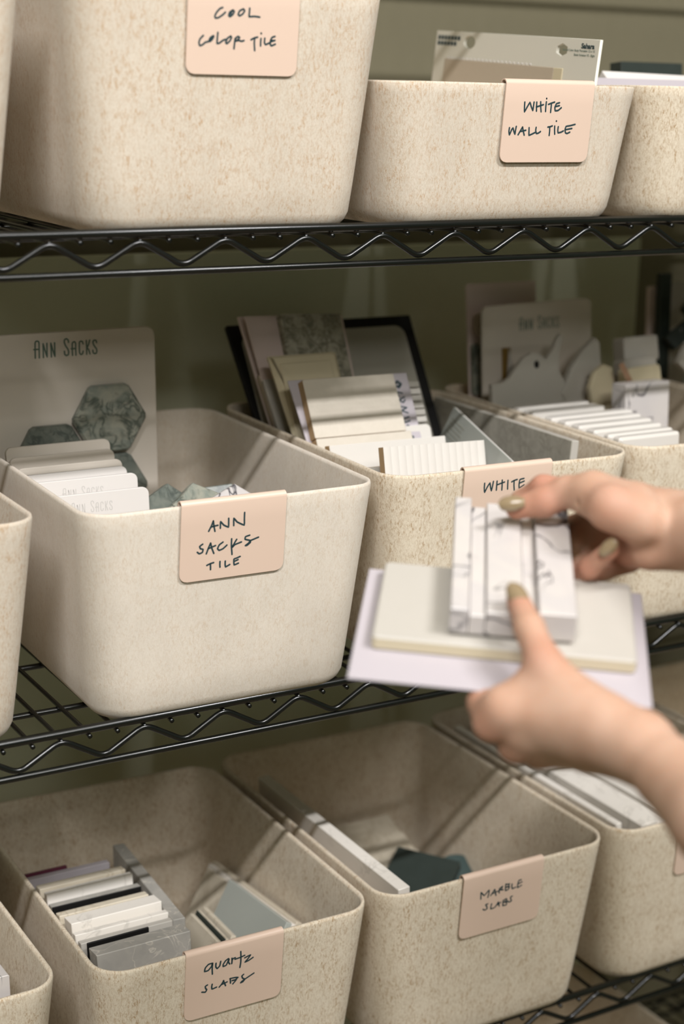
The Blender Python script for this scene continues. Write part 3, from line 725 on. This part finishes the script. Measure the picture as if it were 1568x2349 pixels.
o = slab('marble_block', 'thick white marble block with rail shadows at the right of the white slabs', 'stone sample', (1.1500, .165, -.191), xdir(0, .0), leaning(.06), .064, .212, .024, M_MARB, .0008)
o = slab('copper_strip', 'narrow copper mesh strip bent in front of the fan-shaped tiles', 'metal sample', (1.172, .205, -.176), (.8, .1, .3), (-.3, -.3, -.8), .008, .045, .0015, M_COPPER, .001)
WS = [(1.113, .030, -.2145, .014), (1.117, .047, -.2145, .012), (1.124, .070, -.2145, .018), (1.130, .095, -.2145, .018), (1.137, .118, -.2145, .018), (1.143, .142, -.2150, .018), (1.133, .176, -.2150, .022), (1.130, .202, -.2150, .018)]
ordn = ['frontmost', 'second from the front', 'third from the front', 'fourth from the front', 'fifth from the front', 'sixth from the front', 'shaded seventh from the front', 'rearmost and most shaded']
for i, (xr, y, z, t) in enumerate(WS):
    slab('ceramic_slab', 'thick bright white slab, %s of the stack behind the wrist' % ordn[i], 'slab', (1.031, y, z), xdir(0, .001*(i % 3)), leaning(.03), xr-1.031+.002*(i % 2), .1885, t, M_CERAM, .004, tl=.016, group= 'white slabs stacked behind the wrist', e=.003, corners=(1, 1, 0, 0))
# ---- farthest bin on the middle shelf
slab('sample_card', 'narrow pinkish board edge, leftmost upright in the far right bin', 'card', (1.3235, .335, -.108), X, leaning(.05), .012, .29, .006, M_PINK, .001)
slab('stone_slab', 'dark grey-green upright slab beside the pinkish edge in the far right bin', 'slab', (1.3270, .318, -.090), X, leaning(.05), .017, .30, .010, M_GREYD, .001)
slab('sample_board', 'big pale grey board at the back of the far right bin', 'sample board', (1.3600, .345, -.105), X, leaning(.12), .16, .295, .004, M_GREYIN, .012)
slab('stone_slab', 'dark green slab lying diagonally across the far right bin', 'slab', (1.325, .300, -.166), (.80, 0, .52), (.3, -.4, -.8), .085, .020, .012, M_GREYD, .002)
slab('stone_slab', 'dark slab tipped at the right end of the far right bin', 'slab', (1.338, .285, -.130), (.6, 0, .5), (.5, -.2, -.8), .06, .035, .012, M_GREYD, .002)
slab('tile_sample', 'white diamond-set tile in the far right bin', 'tile', (1.300+.028, .262, -.168), (.75, 0, -.65), (-.65, -.2, -.72), .030, .030, .008, M_CERAM2, .002)
slab('tile_sample', 'whitish rounded tile high in the far right bin', 'tile', (1.345, .300, -.150), X, leaning(.3), .05, .03, .02, M_CERAM, .012)
for i, (x, y, mt, nm) in enumerate([(1.3480, .262, M_BLUEG, 'pale blue-grey upright strip, nearest the rounded blocks'), (1.3590, .262, M_GREYD, 'dark upright strip between the two pale strips'), (1.3700, .262, M_BLUEG, 'second pale blue-grey upright strip, further right'), (1.383, .262, M_GREYD, 'second dark upright strip, further right')]):
    slab('strip_tile', nm+' in the far right bin', 'tile', (x, y, -.176), X, leaning(.04), .0095, .22, .03, mt, .001)

# ---- quartz bin
QS = [(.220, -.658, .009, M_LILAC, 'lilac framed slab edge, rearmost of the quartz stack', -.20), (.181, -.649, .012, M_QB, 'beige quartz slab behind the white one in the stack', 0), (.164, -.647, .008, M_QW, 'thin bright quartz slab behind the black edge', 0),
      (.144, -.6505, .010, M_BLACK, 'slab with a black top edge in the quartz stack', 0), (.127, -.652, .010, M_QB, 'beige slab right in front of the black edge', 0), (.098, -.646, .019, M_QW, 'thick white quartz slab in the middle of the stack', 0),
      (.083, -.650, .008, M_QW, 'white slab third from the front of the quartz stack', 0), (.071, -.653, .008, M_CERAM2, 'white slab second from the front of the quartz stack', 0), (.034, -.6465, .020, M_QG, 'thick grey cracked-looking slab at the front of the quartz stack', 0)]
for i, (y, z, t, mt, lab, r_) in enumerate(QS):
    xl = .4560+.001*(i % 3); s = .10
    slab('quartz_slab', lab, 'slab', (xl, y, z), xdir(0, .004*(i % 3)-.003), leaning(s), .552-.005*max(0, y-.07)/.15-xl, (z+.8215)/math.cos(s)-.001, t, mt, .0008, tl=.008, group= 'quartz slabs stacked at the left of the quartz bin', edge=(M_QG if mt is M_BLACK else None))
slab('quartz_slab', 'plum-edged thin card behind the quartz stack', 'card', (.4545, .236, -.660), X, leaning(.1), .052, .15, .004, M_PLUM, .0008)
slab('swatch_card', 'thin black card with rounded ends sticking up near the front of the quartz stack', 'card', (.4590, .0600, -.6475), xdir(0, .01), leaning(.1), .062, .16, .0022, M_BLACK, .001)
slab('quartz_slab', 'long grey slab standing front to back beside the quartz stack', 'slab', (.5660, .258, -.6600), (-.085, -1, .045), (-.0, 0, -1), .19, .150, .0125, M_QG, .0008)
PL = [(.6970, .283, -.7205, .196, M_QB, 'beige plate nearest the right wall of the quartz bin'), (.6880, .275, -.7180, .190, M_QW, 'second beige plate from the right wall of the quartz bin'), (.6790, .262, -.7160, .180, M_QB, 'third plate from the right wall, between beige and grey ones'), (.6700, .190, -.6940, .130, M_BLUEG, 'smooth blue-grey plate leaning in front of the beige plates')]
for x, y, z, L, mt, lab in PL:
    slab('quartz_plate', lab, 'slab', (x, y, z), (-.0, -1, .10), (-.50, .04, -.87), L, (z+.8215)/.87*.98, .007, mt, .0008, 'plates leaning on the right wall of the quartz bin')
for k, (x, mt, lab) in enumerate([(.6300, M_QB, 'small beige plate with dark edge, nearest the blue-grey plate'), (.6210, M_GREYD, 'small dark-edged plate, middle of the three small plates'), (.6120, M_QB, 'small beige plate, leftmost of the three small plates')]):
    slab('quartz_plate', lab, 'slab', (x, .158+.4*(x-.60), -.7060), (-.05, -1, .06), (-.40, .05, -.9), .075, .080, .0055, mt, .0008, 'small plates in the quartz bin', edge=M_QB if mt is M_GREYD else None)

# ---- marble bin
slab('marble_slab', 'long white slab standing along the left wall of the MARBLE SLABS bin', 'slab', (.7560, .290, -.6345), (-.002, -1, 0), (.075, 0, -1), .299, .182, .0135, M_QW, .0008, tr=.016)
for k, (x, y, z, lab) in enumerate([(.800, .325, -.738, 'pale slab lying rearmost and highest at the bottom of the marble bin'), (.806, .300, -.752, 'pale slab lying in the middle at the bottom of the marble bin'), (.812, .275, -.766, 'pale slab lying lowest at the bottom of the marble bin')]):
    slab('marble_slab', lab, 'slab', (x, y, z), X, (0, -.93, -.36), .155, .115, .011, M_QB, .0008, 'pale slabs lying in the marble bin')
slab('slate_slab', 'dark green-black slab lying cornerwise in the marble bin', 'slab', (.930, .262, -.7480), (.62, -.78, -.05), (-.66, -.55, -.30), .078, .075, .012, M_GREYD, .001)
pts = [(.03+.03*math.cos(a*math.pi/9), -.03+.03*math.sin(a*math.pi/9)) for a in range(18)]
place(link('slate_disc', prism('slate_disc', pts[::-1], .01, .001, [M_TEAL]), None, None, 'round teal slate piece half hidden behind the MARBLE SLABS clip', 'slab'), (.958, .235, -.755), (.9, -.3, 0), (-.2, -.75, -.5))

# ---- lower right bin: slabs on edge, front to back
LS = [(1.0330, 1.0415), (1.0425, 1.0655), (1.0670, 1.0845), (1.0860, 1.1085), (1.1100, 1.1320), (1.1335, 1.1560), (1.1580, 1.1800), (1.182, 1.205)]
for i, (a, b) in enumerate(LS):
    sl = 'thin first' if i == 0 else ['', 'second', 'third', 'fourth', 'fifth', 'sixth', 'seventh', 'eighth'][i]
    slab('long_slab', 'long white slab on edge, %s from the left in the lower right bin' % sl, 'slab', (b, .315, -.6352-.0006*(i % 3)), (0, -1, 0), (.0 if i > 1 else .06, 0, -1), .309+.014*(i > 0), .184, b-a, M_QW, .001, tr=.018*(i > 0), group= 'long slabs on edge in the lower right bin', e=.0012)
slab('stone_block', 'white stone block at the front of the lower left corner bin', 'stone sample', (.300, .030, -.640), xdir(0, .0), leaning(.06), .0745, .172, .05, M_MARB, .002)

# ---- low bin: pierced sample board standing along its right wall
def pierced(name, w, h, t, holes, mats):
    cu = bpy.data.curves.new(name, 'CURVE'); cu.dimensions = '2D'; cu.fill_mode = 'BOTH'; cu.extrude = t/2-.0004; cu.bevel_depth = .0004
    def sp(p):
        s = cu.splines.new('POLY'); s.points.add(len(p)-1); s.use_cyclic_u = True
        for q, (x, y) in zip(s.points, p): q.co = (x, y, 0, 1)
    sp([(0, 0), (w, 0), (w, -h), (0, -h)])
    for cx, cy, r, n in holes: sp([(cx+1.55*r*math.cos(2*math.pi*(k+.5)/n), cy+r*math.sin(2*math.pi*(k+.5)/n)) for k in range(n)])
    ob = bpy.data.objects.new('t', cu); COL.objects.link(ob); dg = bpy.context.evaluated_depsgraph_get(); me = bpy.data.meshes.new_from_object(ob.evaluated_get(dg))
    bpy.data.objects.remove(ob); me.name = name
    me.transform(Matrix.Rotation(R(90), 4, 'X')); me.transform(Matrix.Translation((0, t/2, 0)))
    me.materials.clear()
    for m in mats: me.materials.append(m)
    return me
SA = (0.9835, 0.3207, 0.1861); SU = (0.0, -0.9988, -0.048); SV = (-0.0699, 0.0479, -0.9964); SW = 0.2791
SHOLES = [(0.0633, -0.01, 0.0071, 20), (0.2226, -0.0111, 0.0065, 6)]
M_BLK = M_INK
def cardtext(parent, s, size, x, z, y, mat, bold=.0, align='RIGHT', sx=.8):
    cu = bpy.data.curves.new('lettering', 'FONT'); cu.body = s; cu.size = size; cu.align_x = align; cu.offset = bold; cu.extrude = .00005
    ob = bpy.data.objects.new('t', cu); COL.objects.link(ob); dg = bpy.context.evaluated_depsgraph_get()
    me = bpy.data.meshes.new_from_object(ob.evaluated_get(dg)); bpy.data.objects.remove(ob); me.materials.clear()
    me.transform(Matrix.Diagonal((sx, 1, 1, 1))); me.transform(Matrix.Rotation(R(90), 4, 'X'))
    o = link('lettering', me, mat, parent, 'small dark printed lettering'); o.location = (x, y, z); return o
SB = link('tile_board', pierced('tile_board', SW, .17, .0035, [(s_*1, t_*1, r_, n_) for s_, t_, r_, n_ in SHOLES], [M_BOARD]), None, None, 'pale pierced sample board lettered Sahara sticking out of the low bin', 'sample board')
place(SB, SA, SU, SV)
child_slab(SB, 'tile', 0.0221, -0.0284, 0.1933, .12, -.0014, .0014, M_TAUPE, .0006, 'taupe matte tile field')
child_slab(SB, 'tile_edge', 0.2154, -0.0285, 0.0140, .12, -.0014, .0014, M_BEIGE, .0006, 'lighter tile end strip')
for k in range(22): child_slab(SB, 'notch', 0.0221+.004+k*0.00703, -0.0284+.0022, .0030, .0020, -.0008, .0008, M_CARDW, .0003)
cardtext(SB, 'Sahara', .0066, 0.2724, -0.0050-.0035, -.0003, M_BLK, .00022, sx=1.15)
cardtext(SB, 'Glazed Color Body Porcelain 12 x 12', .0030, 0.2737, -0.0106-.0012, -.0003, M_PRINT, 0, sx=1.1)
cardtext(SB, 'Shade Variation V2 - Slight', .0030, 0.2747, -0.0146-.0012, -.0003, M_PRINT, 0, sx=1.0)
for k in range(2):
    for j in range(7 - k): child_slab(SB, 'print_mark', 0.0036+.0062*j, -0.0045-.0058*k, .0048, .0044, -.0003, .0003, M_BLK, .0008)

# ---- low right bins: papers
slab('paper_card', 'white card corner leaning just right of the pierced sample board', 'card', (1.0290, .125, .157), (.45, 0, -.72), (-.7, -.25, -.5), .09, .05, .003, M_CARDW, .001)
slab('paper_stack', 'lilac-grey folder standing at the front of the low right bin', 'card', (1.0400, .130, .1395), X, leaning(.2), .20, .115, .016, M_LILAC, .001)
slab('paper_stack', 'white paper stack lying behind the lilac-grey folder', 'card', (1.0800, .155, .1470), xdir(0, -.02), leaning(.9), .16, .12, .012, M_CARDW, .001)
slab('swatch_block', 'dark grey block at the back of the low right bin', 'swatch', (1.180, .245, .1590), X, leaning(.1), .09, .14, .02, M_GREYD, .001)
# ------------------------------------------------------------------ held samples
HO = Vector((0.4675, -0.3805, -0.2378)); HU = Vector((0.80541, -0.59118, -0.04279)); HN = Vector((-0.09502, -0.20004, 0.97517)); HV = HN.cross(HU)      # right, up-normal, away from the viewer
def held(name, label, cat, a, b, h, w, d, t, mat, **k):
    """flat piece: a along the card, b away from its near edge, h above the card face (top of piece)"""
    A = HO+HU*a+HV*(b+d)+HN*h
    return slab(name, label, cat, A, HU, -HV, w, d, t, mat, **k)
hc = held('sample_card', 'lilac backing card under a big matte white tile, carried by the lower hand', 'card', 0, 0, 0, .1925, .142, .0016, M_LILAC, r=.0006)
ht = child_slab(hc, 'tile', .0115, -.006, .1720, .1010, -.0105, .0105, M_CERAM2, .004, 'matte off-white field tile', M_BEIGE, e=.0014)
mm = bpy.data.objects.new('marble_mosaic', None); COL.objects.link(mm)
mm['label'] = 'stepped veined marble strip sample pinched between both thumbs'; mm['category'] = 'marble sample'
mrot = R(-1.9)
MU = (HU*math.cos(mrot) - HV*math.sin(mrot)); MV = HN.cross(MU)
mo = HO+HU*.0612+HV*.044+HN*.0128
mm.location = mo
for k, (a0, a1, h, dl) in enumerate([(0, .0124, .0192, 0), (.0124, .0232, .0150, .006), (.0232, .0478, .0180, .004), (.0478, .0572, .0140, .008), (.0572, .0820, .0202, 0)]):
    s_ = link('marble_strip', prism('marble_strip', rr(a1-a0-.0004, .160-dl, .0006), h, .0007, [M_MARB]), None, None)
    place(s_, mo+MU*a0+MV*(.160-dl)+HN*h, MU, -MV)
    bpy.context.view_layer.update(); mw = s_.matrix_world.copy(); s_.parent = mm; s_.matrix_parent_inverse = Matrix.Translation(mo).inverted(); s_.matrix_world = mw


# ------------------------------------------------------------------ the person's forearms and hands
def sdf_mesh(name, chains, order, vox=.0016, pad=.012, creases=()):
    pts = np.array([p[:3] for c in chains.values() for p in c])/1000; rad = np.array([p[3] for c in chains.values() for p in c])/1000
    lo = (pts-rad[:, None]).min(0)-pad; hi = (pts+rad[:, None]).max(0)+pad
    n = np.ceil((hi-lo)/vox).astype(int)
    g = np.stack(np.meshgrid(*[lo[i]+vox*np.arange(n[i]) for i in range(3)], indexing='ij'), -1).astype(np.float32)
    def cone(a, b):
        pa = np.array(a[:3], np.float32)/1000; pb = np.array(b[:3], np.float32)/1000; ra, rb = a[3]/1000, b[3]/1000
        # only work inside the box around the segment
        m = .03+max(ra, rb)
        i0 = np.maximum(((np.minimum(pa, pb)-m-lo)/vox).astype(int), 0); i1 = np.minimum(((np.maximum(pa, pb)+m-lo)/vox).astype(int)+1, n)
        sl = tuple(slice(i0[k], i1[k]) for k in range(3))
        q = g[sl]-pa; ab = pb-pa; L = float(ab@ab)
        t = np.clip((q@ab)/L, 0, 1)
        d = np.full(tuple(n), .05, np.float32)
        d[sl] = np.linalg.norm(q-t[..., None]*ab, axis=-1)-(ra+(rb-ra)*t)
        return d
    def smin(a, b, k):
        h = np.clip(.5+.5*(b-a)/k, 0, 1); return b*(1-h)+a*h-k*h*(1-h)
    def chain(c, k=.004):
        d = None
        for i in range(len(c)-1):
            e = cone(c[i], c[i+1]); d = e if d is None else smin(d, e, k)
        return d
    D = None
    for names, kin, kout in order:
        G = None
        for nm in names:
            e = chain(chains[nm]); G = e if G is None else smin(G, e, kin)
        D = G if D is None else smin(D, G, kout)
    for a, b, r, k in creases:                                       # folds: shallow carved lines
        e = cone(list(a)+[r], list(b)+[r]); h = np.clip(.5-.5*(D+e)/k, 0, 1); D = D*(1-h)+(-e)*h+k*h*(1-h)
    # naive surface nets
    S = D < 0; nx, ny, nz = D.shape
    C8 = [(i, j, k) for i in (0, 1) for j in (0, 1) for k in (0, 1)]
    cnt = sum(S[i:nx-1+i, j:ny-1+j, k:nz-1+k].astype(np.int8) for i, j, k in C8)
    act = (cnt > 0) & (cnt < 8); idx = -np.ones(act.shape, np.int64); cells = np.argwhere(act); idx[act] = np.arange(len(cells))
    acc = np.zeros((len(cells), 3)); num = np.zeros(len(cells))
    for a in C8:
        for ax in range(3):
            if a[ax] == 1: continue
            b = list(a); b[ax] = 1
            da = D[cells[:, 0]+a[0], cells[:, 1]+a[1], cells[:, 2]+a[2]]; db = D[cells[:, 0]+b[0], cells[:, 1]+b[1], cells[:, 2]+b[2]]
            x = (da < 0) != (db < 0); t = np.where(x, da/np.where(x, da-db, 1), 0)
            p = np.array(a, float)[None]+np.zeros((len(cells), 3)); p[:, ax] += t
            acc += p*x[:, None]; num += x
    V = lo+vox*(cells+acc/num[:, None])
    F = []
    for ax in range(3):
        o1, o2 = [k for k in range(3) if k != ax]
        s0 = [slice(1, -1)]*3; s0[ax] = slice(0, -1)
        a = S[tuple(s0)]; s1 = list(s0); s1[ax] = slice(1, None); b = S[tuple(s1)]
        E = np.argwhere(a != b)
        E[:, o1] += 1; E[:, o2] += 1
        E = E[(E[:, 0] < nx-1) & (E[:, 1] < ny-1) & (E[:, 2] < nz-1)]
        q = []
        for d1, d2 in ((-1, -1), (0, -1), (0, 0), (-1, 0)):
            c = E.copy(); c[:, o1] += d1; c[:, o2] += d2; q.append(idx[c[:, 0], c[:, 1], c[:, 2]])
        Q = np.stack(q, 1); Q = Q[(Q >= 0).all(1)]; F.append(Q)
    F = np.concatenate(F).tolist()
    me = mesh(name, V, F, smooth=True); return fixn(me), V
LOWER = {
 'thumb': [(576.3, -410.5, -192.1, 7.4), (566.3, -437.9, -202.9, 9.6), (561.2, -459.5, -216.3, 11.2), (565.2, -478.3, -230.6, 14.5), (572.2, -505.9, -240.5, 17)],
 'web': [(558.7, -465.9, -222.3, 9), (552.2, -460.2, -236.0, 10), (560.2, -478.9, -242.3, 14)],
 'edge': [(537.4, -450.6, -244.8, 10.5), (550.4, -458.2, -237.0, 10.5), (562.2, -480.9, -244.9, 14)],
 'back': [(536.5, -457.5, -245.7, 11.5), (562.8, -492.8, -243.5, 16.5), (577.5, -530.3, -247.0, 16)],
 'back2': [(546.0, -463.8, -259.6, 11), (565.9, -494.1, -253.5, 15.5), (579.7, -529.9, -249.3, 16)],
 'back3': [(559.7, -466.5, -269.4, 11), (574.7, -490.4, -263.3, 14), (582.5, -527.8, -252.8, 16)],
 'back4': [(577.1, -464.7, -277.0, 10), (585.7, -487.9, -269.3, 13), (586.2, -525.1, -256.3, 16)],
 'index': [(536.5, -457.5, -245.7, 10.8), (531.6, -448.5, -257.3, 10.4), (540.5, -428.0, -251.6, 10.0), (560.8, -410.0, -251.9, 8)],
 'middle': [(546.0, -463.8, -259.6, 10.8), (545.5, -456.4, -271.6, 10.0), (560.7, -426.7, -267.1, 9), (592.1, -392.9, -272.7, 7)],
 'ring': [(559.7, -466.5, -269.4, 10.4), (563.6, -457.3, -279.0, 9.4), (591.1, -417.0, -282.5, 7.8), (612.5, -395.8, -281.7, 7)],
 'pinky': [(577.1, -464.7, -277.0, 9), (589.4, -449.8, -287.0, 8), (605.9, -424.1, -288.9, 7), (624.6, -404.6, -287.1, 6)],
 'arm': [(580.8, -529.5, -249.6, 16), (578.2, -559.0, -253.1, 18), (572.7, -605.2, -257.6, 25), (576.2, -671.7, -271.4, 35)],
 'arm2': [(583.5, -532.3, -253.6, 16), (579.7, -561.6, -258.4, 18.5), (573.8, -608.4, -265.7, 25), (578.9, -676.6, -282.3, 34)],
}
UPPER = {
 'thumb': [(642.7, -316.7, -161.9, 8.0), (657.3, -330.5, -155.2, 10.8), (668.8, -339.7, -147.3, 11), (678.4, -356.6, -144.5, 14.3), (691.1, -384.1, -151.1, 18)],
 'thenar': [(672.8, -356.6, -147.7, 12), (669.8, -386.3, -148.1, 15.5), (685.5, -400.3, -155.8, 17)],
 'back': [(702.9, -332.2, -155.0, 12), (707.5, -365.2, -155.8, 17), (720.1, -392.6, -161.7, 20)],
 'back2': [(715.5, -333.5, -174.0, 13), (717.9, -363.8, -170.1, 17), (720.9, -394.4, -166.1, 20)],
 'back3': [(712.5, -348.5, -189.5, 12), (712.7, -375.6, -179.3, 16), (721.7, -396.2, -170.4, 20)],
 'fill': [(707.7, -306.3, -198.1, 13), (708.6, -316.0, -189.1, 14), (714.1, -336.4, -186.2, 14), (715.0, -354.6, -185.0, 14)],
 'heel': [(699.5, -375.4, -184.7, 11.5), (698.3, -396.6, -177.7, 14.5), (713.2, -403.7, -172.2, 17)],
 'index': [(702.9, -332.2, -155.0, 11), (681.7, -295.8, -155.5, 9), (675.7, -278.4, -169.4, 8), (668.2, -284.4, -183.8, 7)],
 'middle': [(715.5, -333.5, -174.0, 10.5), (706.0, -291.2, -191.6, 9.2), (683.3, -292.5, -200.3, 8), (678.3, -301.7, -200.7, 7)],
 'ring': [(713.6, -344.4, -185.8, 10), (690.8, -330.3, -211.2, 8.8), (673.6, -344.8, -213.1, 7.7), (667.4, -371.4, -194.3, 7.4), (669.9, -388.2, -177.6, 6.4)],
 'pinky': [(707.0, -365.2, -195.7, 9.5), (692.9, -356.6, -202.7, 7.6), (674.3, -360.2, -203.4, 6.8), (662.7, -352.7, -201.3, 6.5)],
 'arm': [(717.7, -395.4, -163.9, 19.5), (718.1, -420.9, -159.8, 22), (711.5, -488.8, -158.9, 27), (702.8, -579.6, -158.0, 38)],
 'arm2': [(716.9, -399.3, -170.0, 19.5), (719.7, -424.3, -167.7, 22), (713.0, -492.2, -166.9, 27), (703.9, -583.3, -167.9, 38)],
}
person = bpy.data.objects.new('person', None); COL.objects.link(person); person.location = (.70, -.95, -.25)
person['label'] = 'person reaching in from the right with both bare hands, olive-gold nails, holding tile samples'; person['category'] = 'person'
def arm(chains, order, rosy, name='arm', creases=()):
    me, V = sdf_mesh(name, chains, order, creases=creases)
    V = np.array([v.co for v in me.vertices]); val = np.zeros(len(V))
    for p, r in rosy: val = np.maximum(val, np.exp(-((np.linalg.norm(V-np.array(p[:3])/1000, axis=1)/r)**2)))
    at = me.attributes.new('rosy', 'FLOAT', 'POINT'); at.data.foreach_set('value', (val*.62).astype(np.float32))
    me.transform(Matrix.Translation(-person.location))
    o = link(name, me, M_SKIN, person)
    s = o.modifiers.new('soften', 'SMOOTH'); s.factor = .5; s.iterations = 4
    return o
def nail(parent, c, d, n, w, L):
    """almond nail: c centre, d towards the tip, n outward"""
    d = Vector(d).normalized(); n = Vector(n); n = (n-d*n.dot(d)).normalized(); s = d.cross(n)
    V = []; F = []; nu, nv = 12, 8
    for layer in (0, 1):
        for i in range(nu+1):
            t = i/nu
            hw = w/2*(min(1, .62+.9*t) if t < .42 else 1)*(1 if t < .5 else math.sqrt(max(0, 1-((t-.5)/.5)**2))**.85)
            if t < .12: hw *= .8+1.6*t
            for j in range(nv+1):
                q = -1+2*j/nv; x = q*hw
                z = .0012-.0030*q*q*(hw/(w/2)) - .0016*(t-.45)**2*4*(1 if t > .45 else .6) - layer*.0009
                V.append(Vector(c)+d*((t-.5)*L)+s*x+n*z)
    N1 = (nu+1)*(nv+1)
    for l in (0, 1):
        for i in range(nu):
            for j in range(nv):
                a = l*N1+i*(nv+1)+j; F.append([a, a+1, a+nv+2, a+nv+1])
    ring_ = [j for j in range(nv+1)]+[i*(nv+1)+nv for i in range(1, nu+1)]+[nu*(nv+1)+j for j in range(nv-1, -1, -1)]+[i*(nv+1) for i in range(nu-1, 0, -1)]
    for k in range(len(ring_)):
        a, b = ring_[k], ring_[(k+1) % len(ring_)]; F.append([a, b, b+N1, a+N1])
    me = mesh('fingernail', [v-person.location for v in V], F, smooth=True); fixn(me)
    o = link('fingernail', me, M_NAIL, parent, 'olive-gold lacquered almond nail')
    return o
lower = arm(LOWER, [(['back', 'back2', 'back3', 'back4', 'edge'], .014, 0), (['arm', 'arm2'], .010, .010), (['index', 'middle', 'ring', 'pinky'], .0020, .010), (['thumb'], .004, .012), (['web'], .006, .010)],
            [(LOWER['thumb'][0], .020), (LOWER['thumb'][2], .014), (LOWER['index'][1], .016), (LOWER['middle'][1], .014), (LOWER['index'][2], .014), (LOWER['ring'][1], .014)])
upper = arm(UPPER, [(['back', 'back2', 'back3', 'heel', 'fill'], .012, 0), (['arm', 'arm2'], .010, .012), (['index', 'middle', 'ring', 'pinky'], .0012, .006), (['thenar'], .008, .008), (['thumb'], .004, .008)],
            [(UPPER['thumb'][0], .020), (UPPER['index'][1], .022), (UPPER['ring'][2], .022), (UPPER['ring'][4], .016), (UPPER['thumb'][2], .010), (UPPER['heel'][0], .028), (UPPER['pinky'][2], .018), (UPPER['thumb'][1], .018), (UPPER['thenar'][1], .016), (UPPER['ring'][3], .018)],
            creases=[((658.2, -362.4, -151.6), (666.7, -366.3, -144.1), 1.6, .003), ((666.7, -366.3, -144.1), (677.0, -365.2, -136.2), 1.4, .003), ((697.8, -396.8, -144.2), (693.6, -405.9, -158.4), 1.3, .003), ((693.6, -405.9, -158.4), (691.8, -406.1, -178.2), 1.3, .003), ((700.7, -401.7, -146.4), (698.1, -409.4, -161.1), 1.1, .003), ((684.0, -372.0, -176.0), (687.4, -392.1, -164.5), 1.8, .003)])
_n = Vector((-0.09502, -0.20004, 0.97517)); _c = Vector(cam.location)
c = Vector((0.5717, -0.4163, -0.1865)); nail(lower, c, Vector((0.5726, -0.4062, -0.1813))-Vector((0.5717, -0.4262, -0.1933)), _n*.6+(_c-c).normalized()*1.0, .0128, .0215)
c = Vector((0.6332, -0.3229, -0.1553)); nail(upper, c, Vector((0.6255, -0.317, -0.157))-Vector((0.6409, -0.3288, -0.1541)), _n*.35+(_c-c).normalized()*1.0, .0115, .0190)
c = Vector((0.664, -0.3932, -0.174)); nail(upper, c, Vector((0.6689, -0.3955, -0.1682))-Vector((0.6615, -0.3867, -0.1813)), (_c-c).normalized(), .0095, .0155)
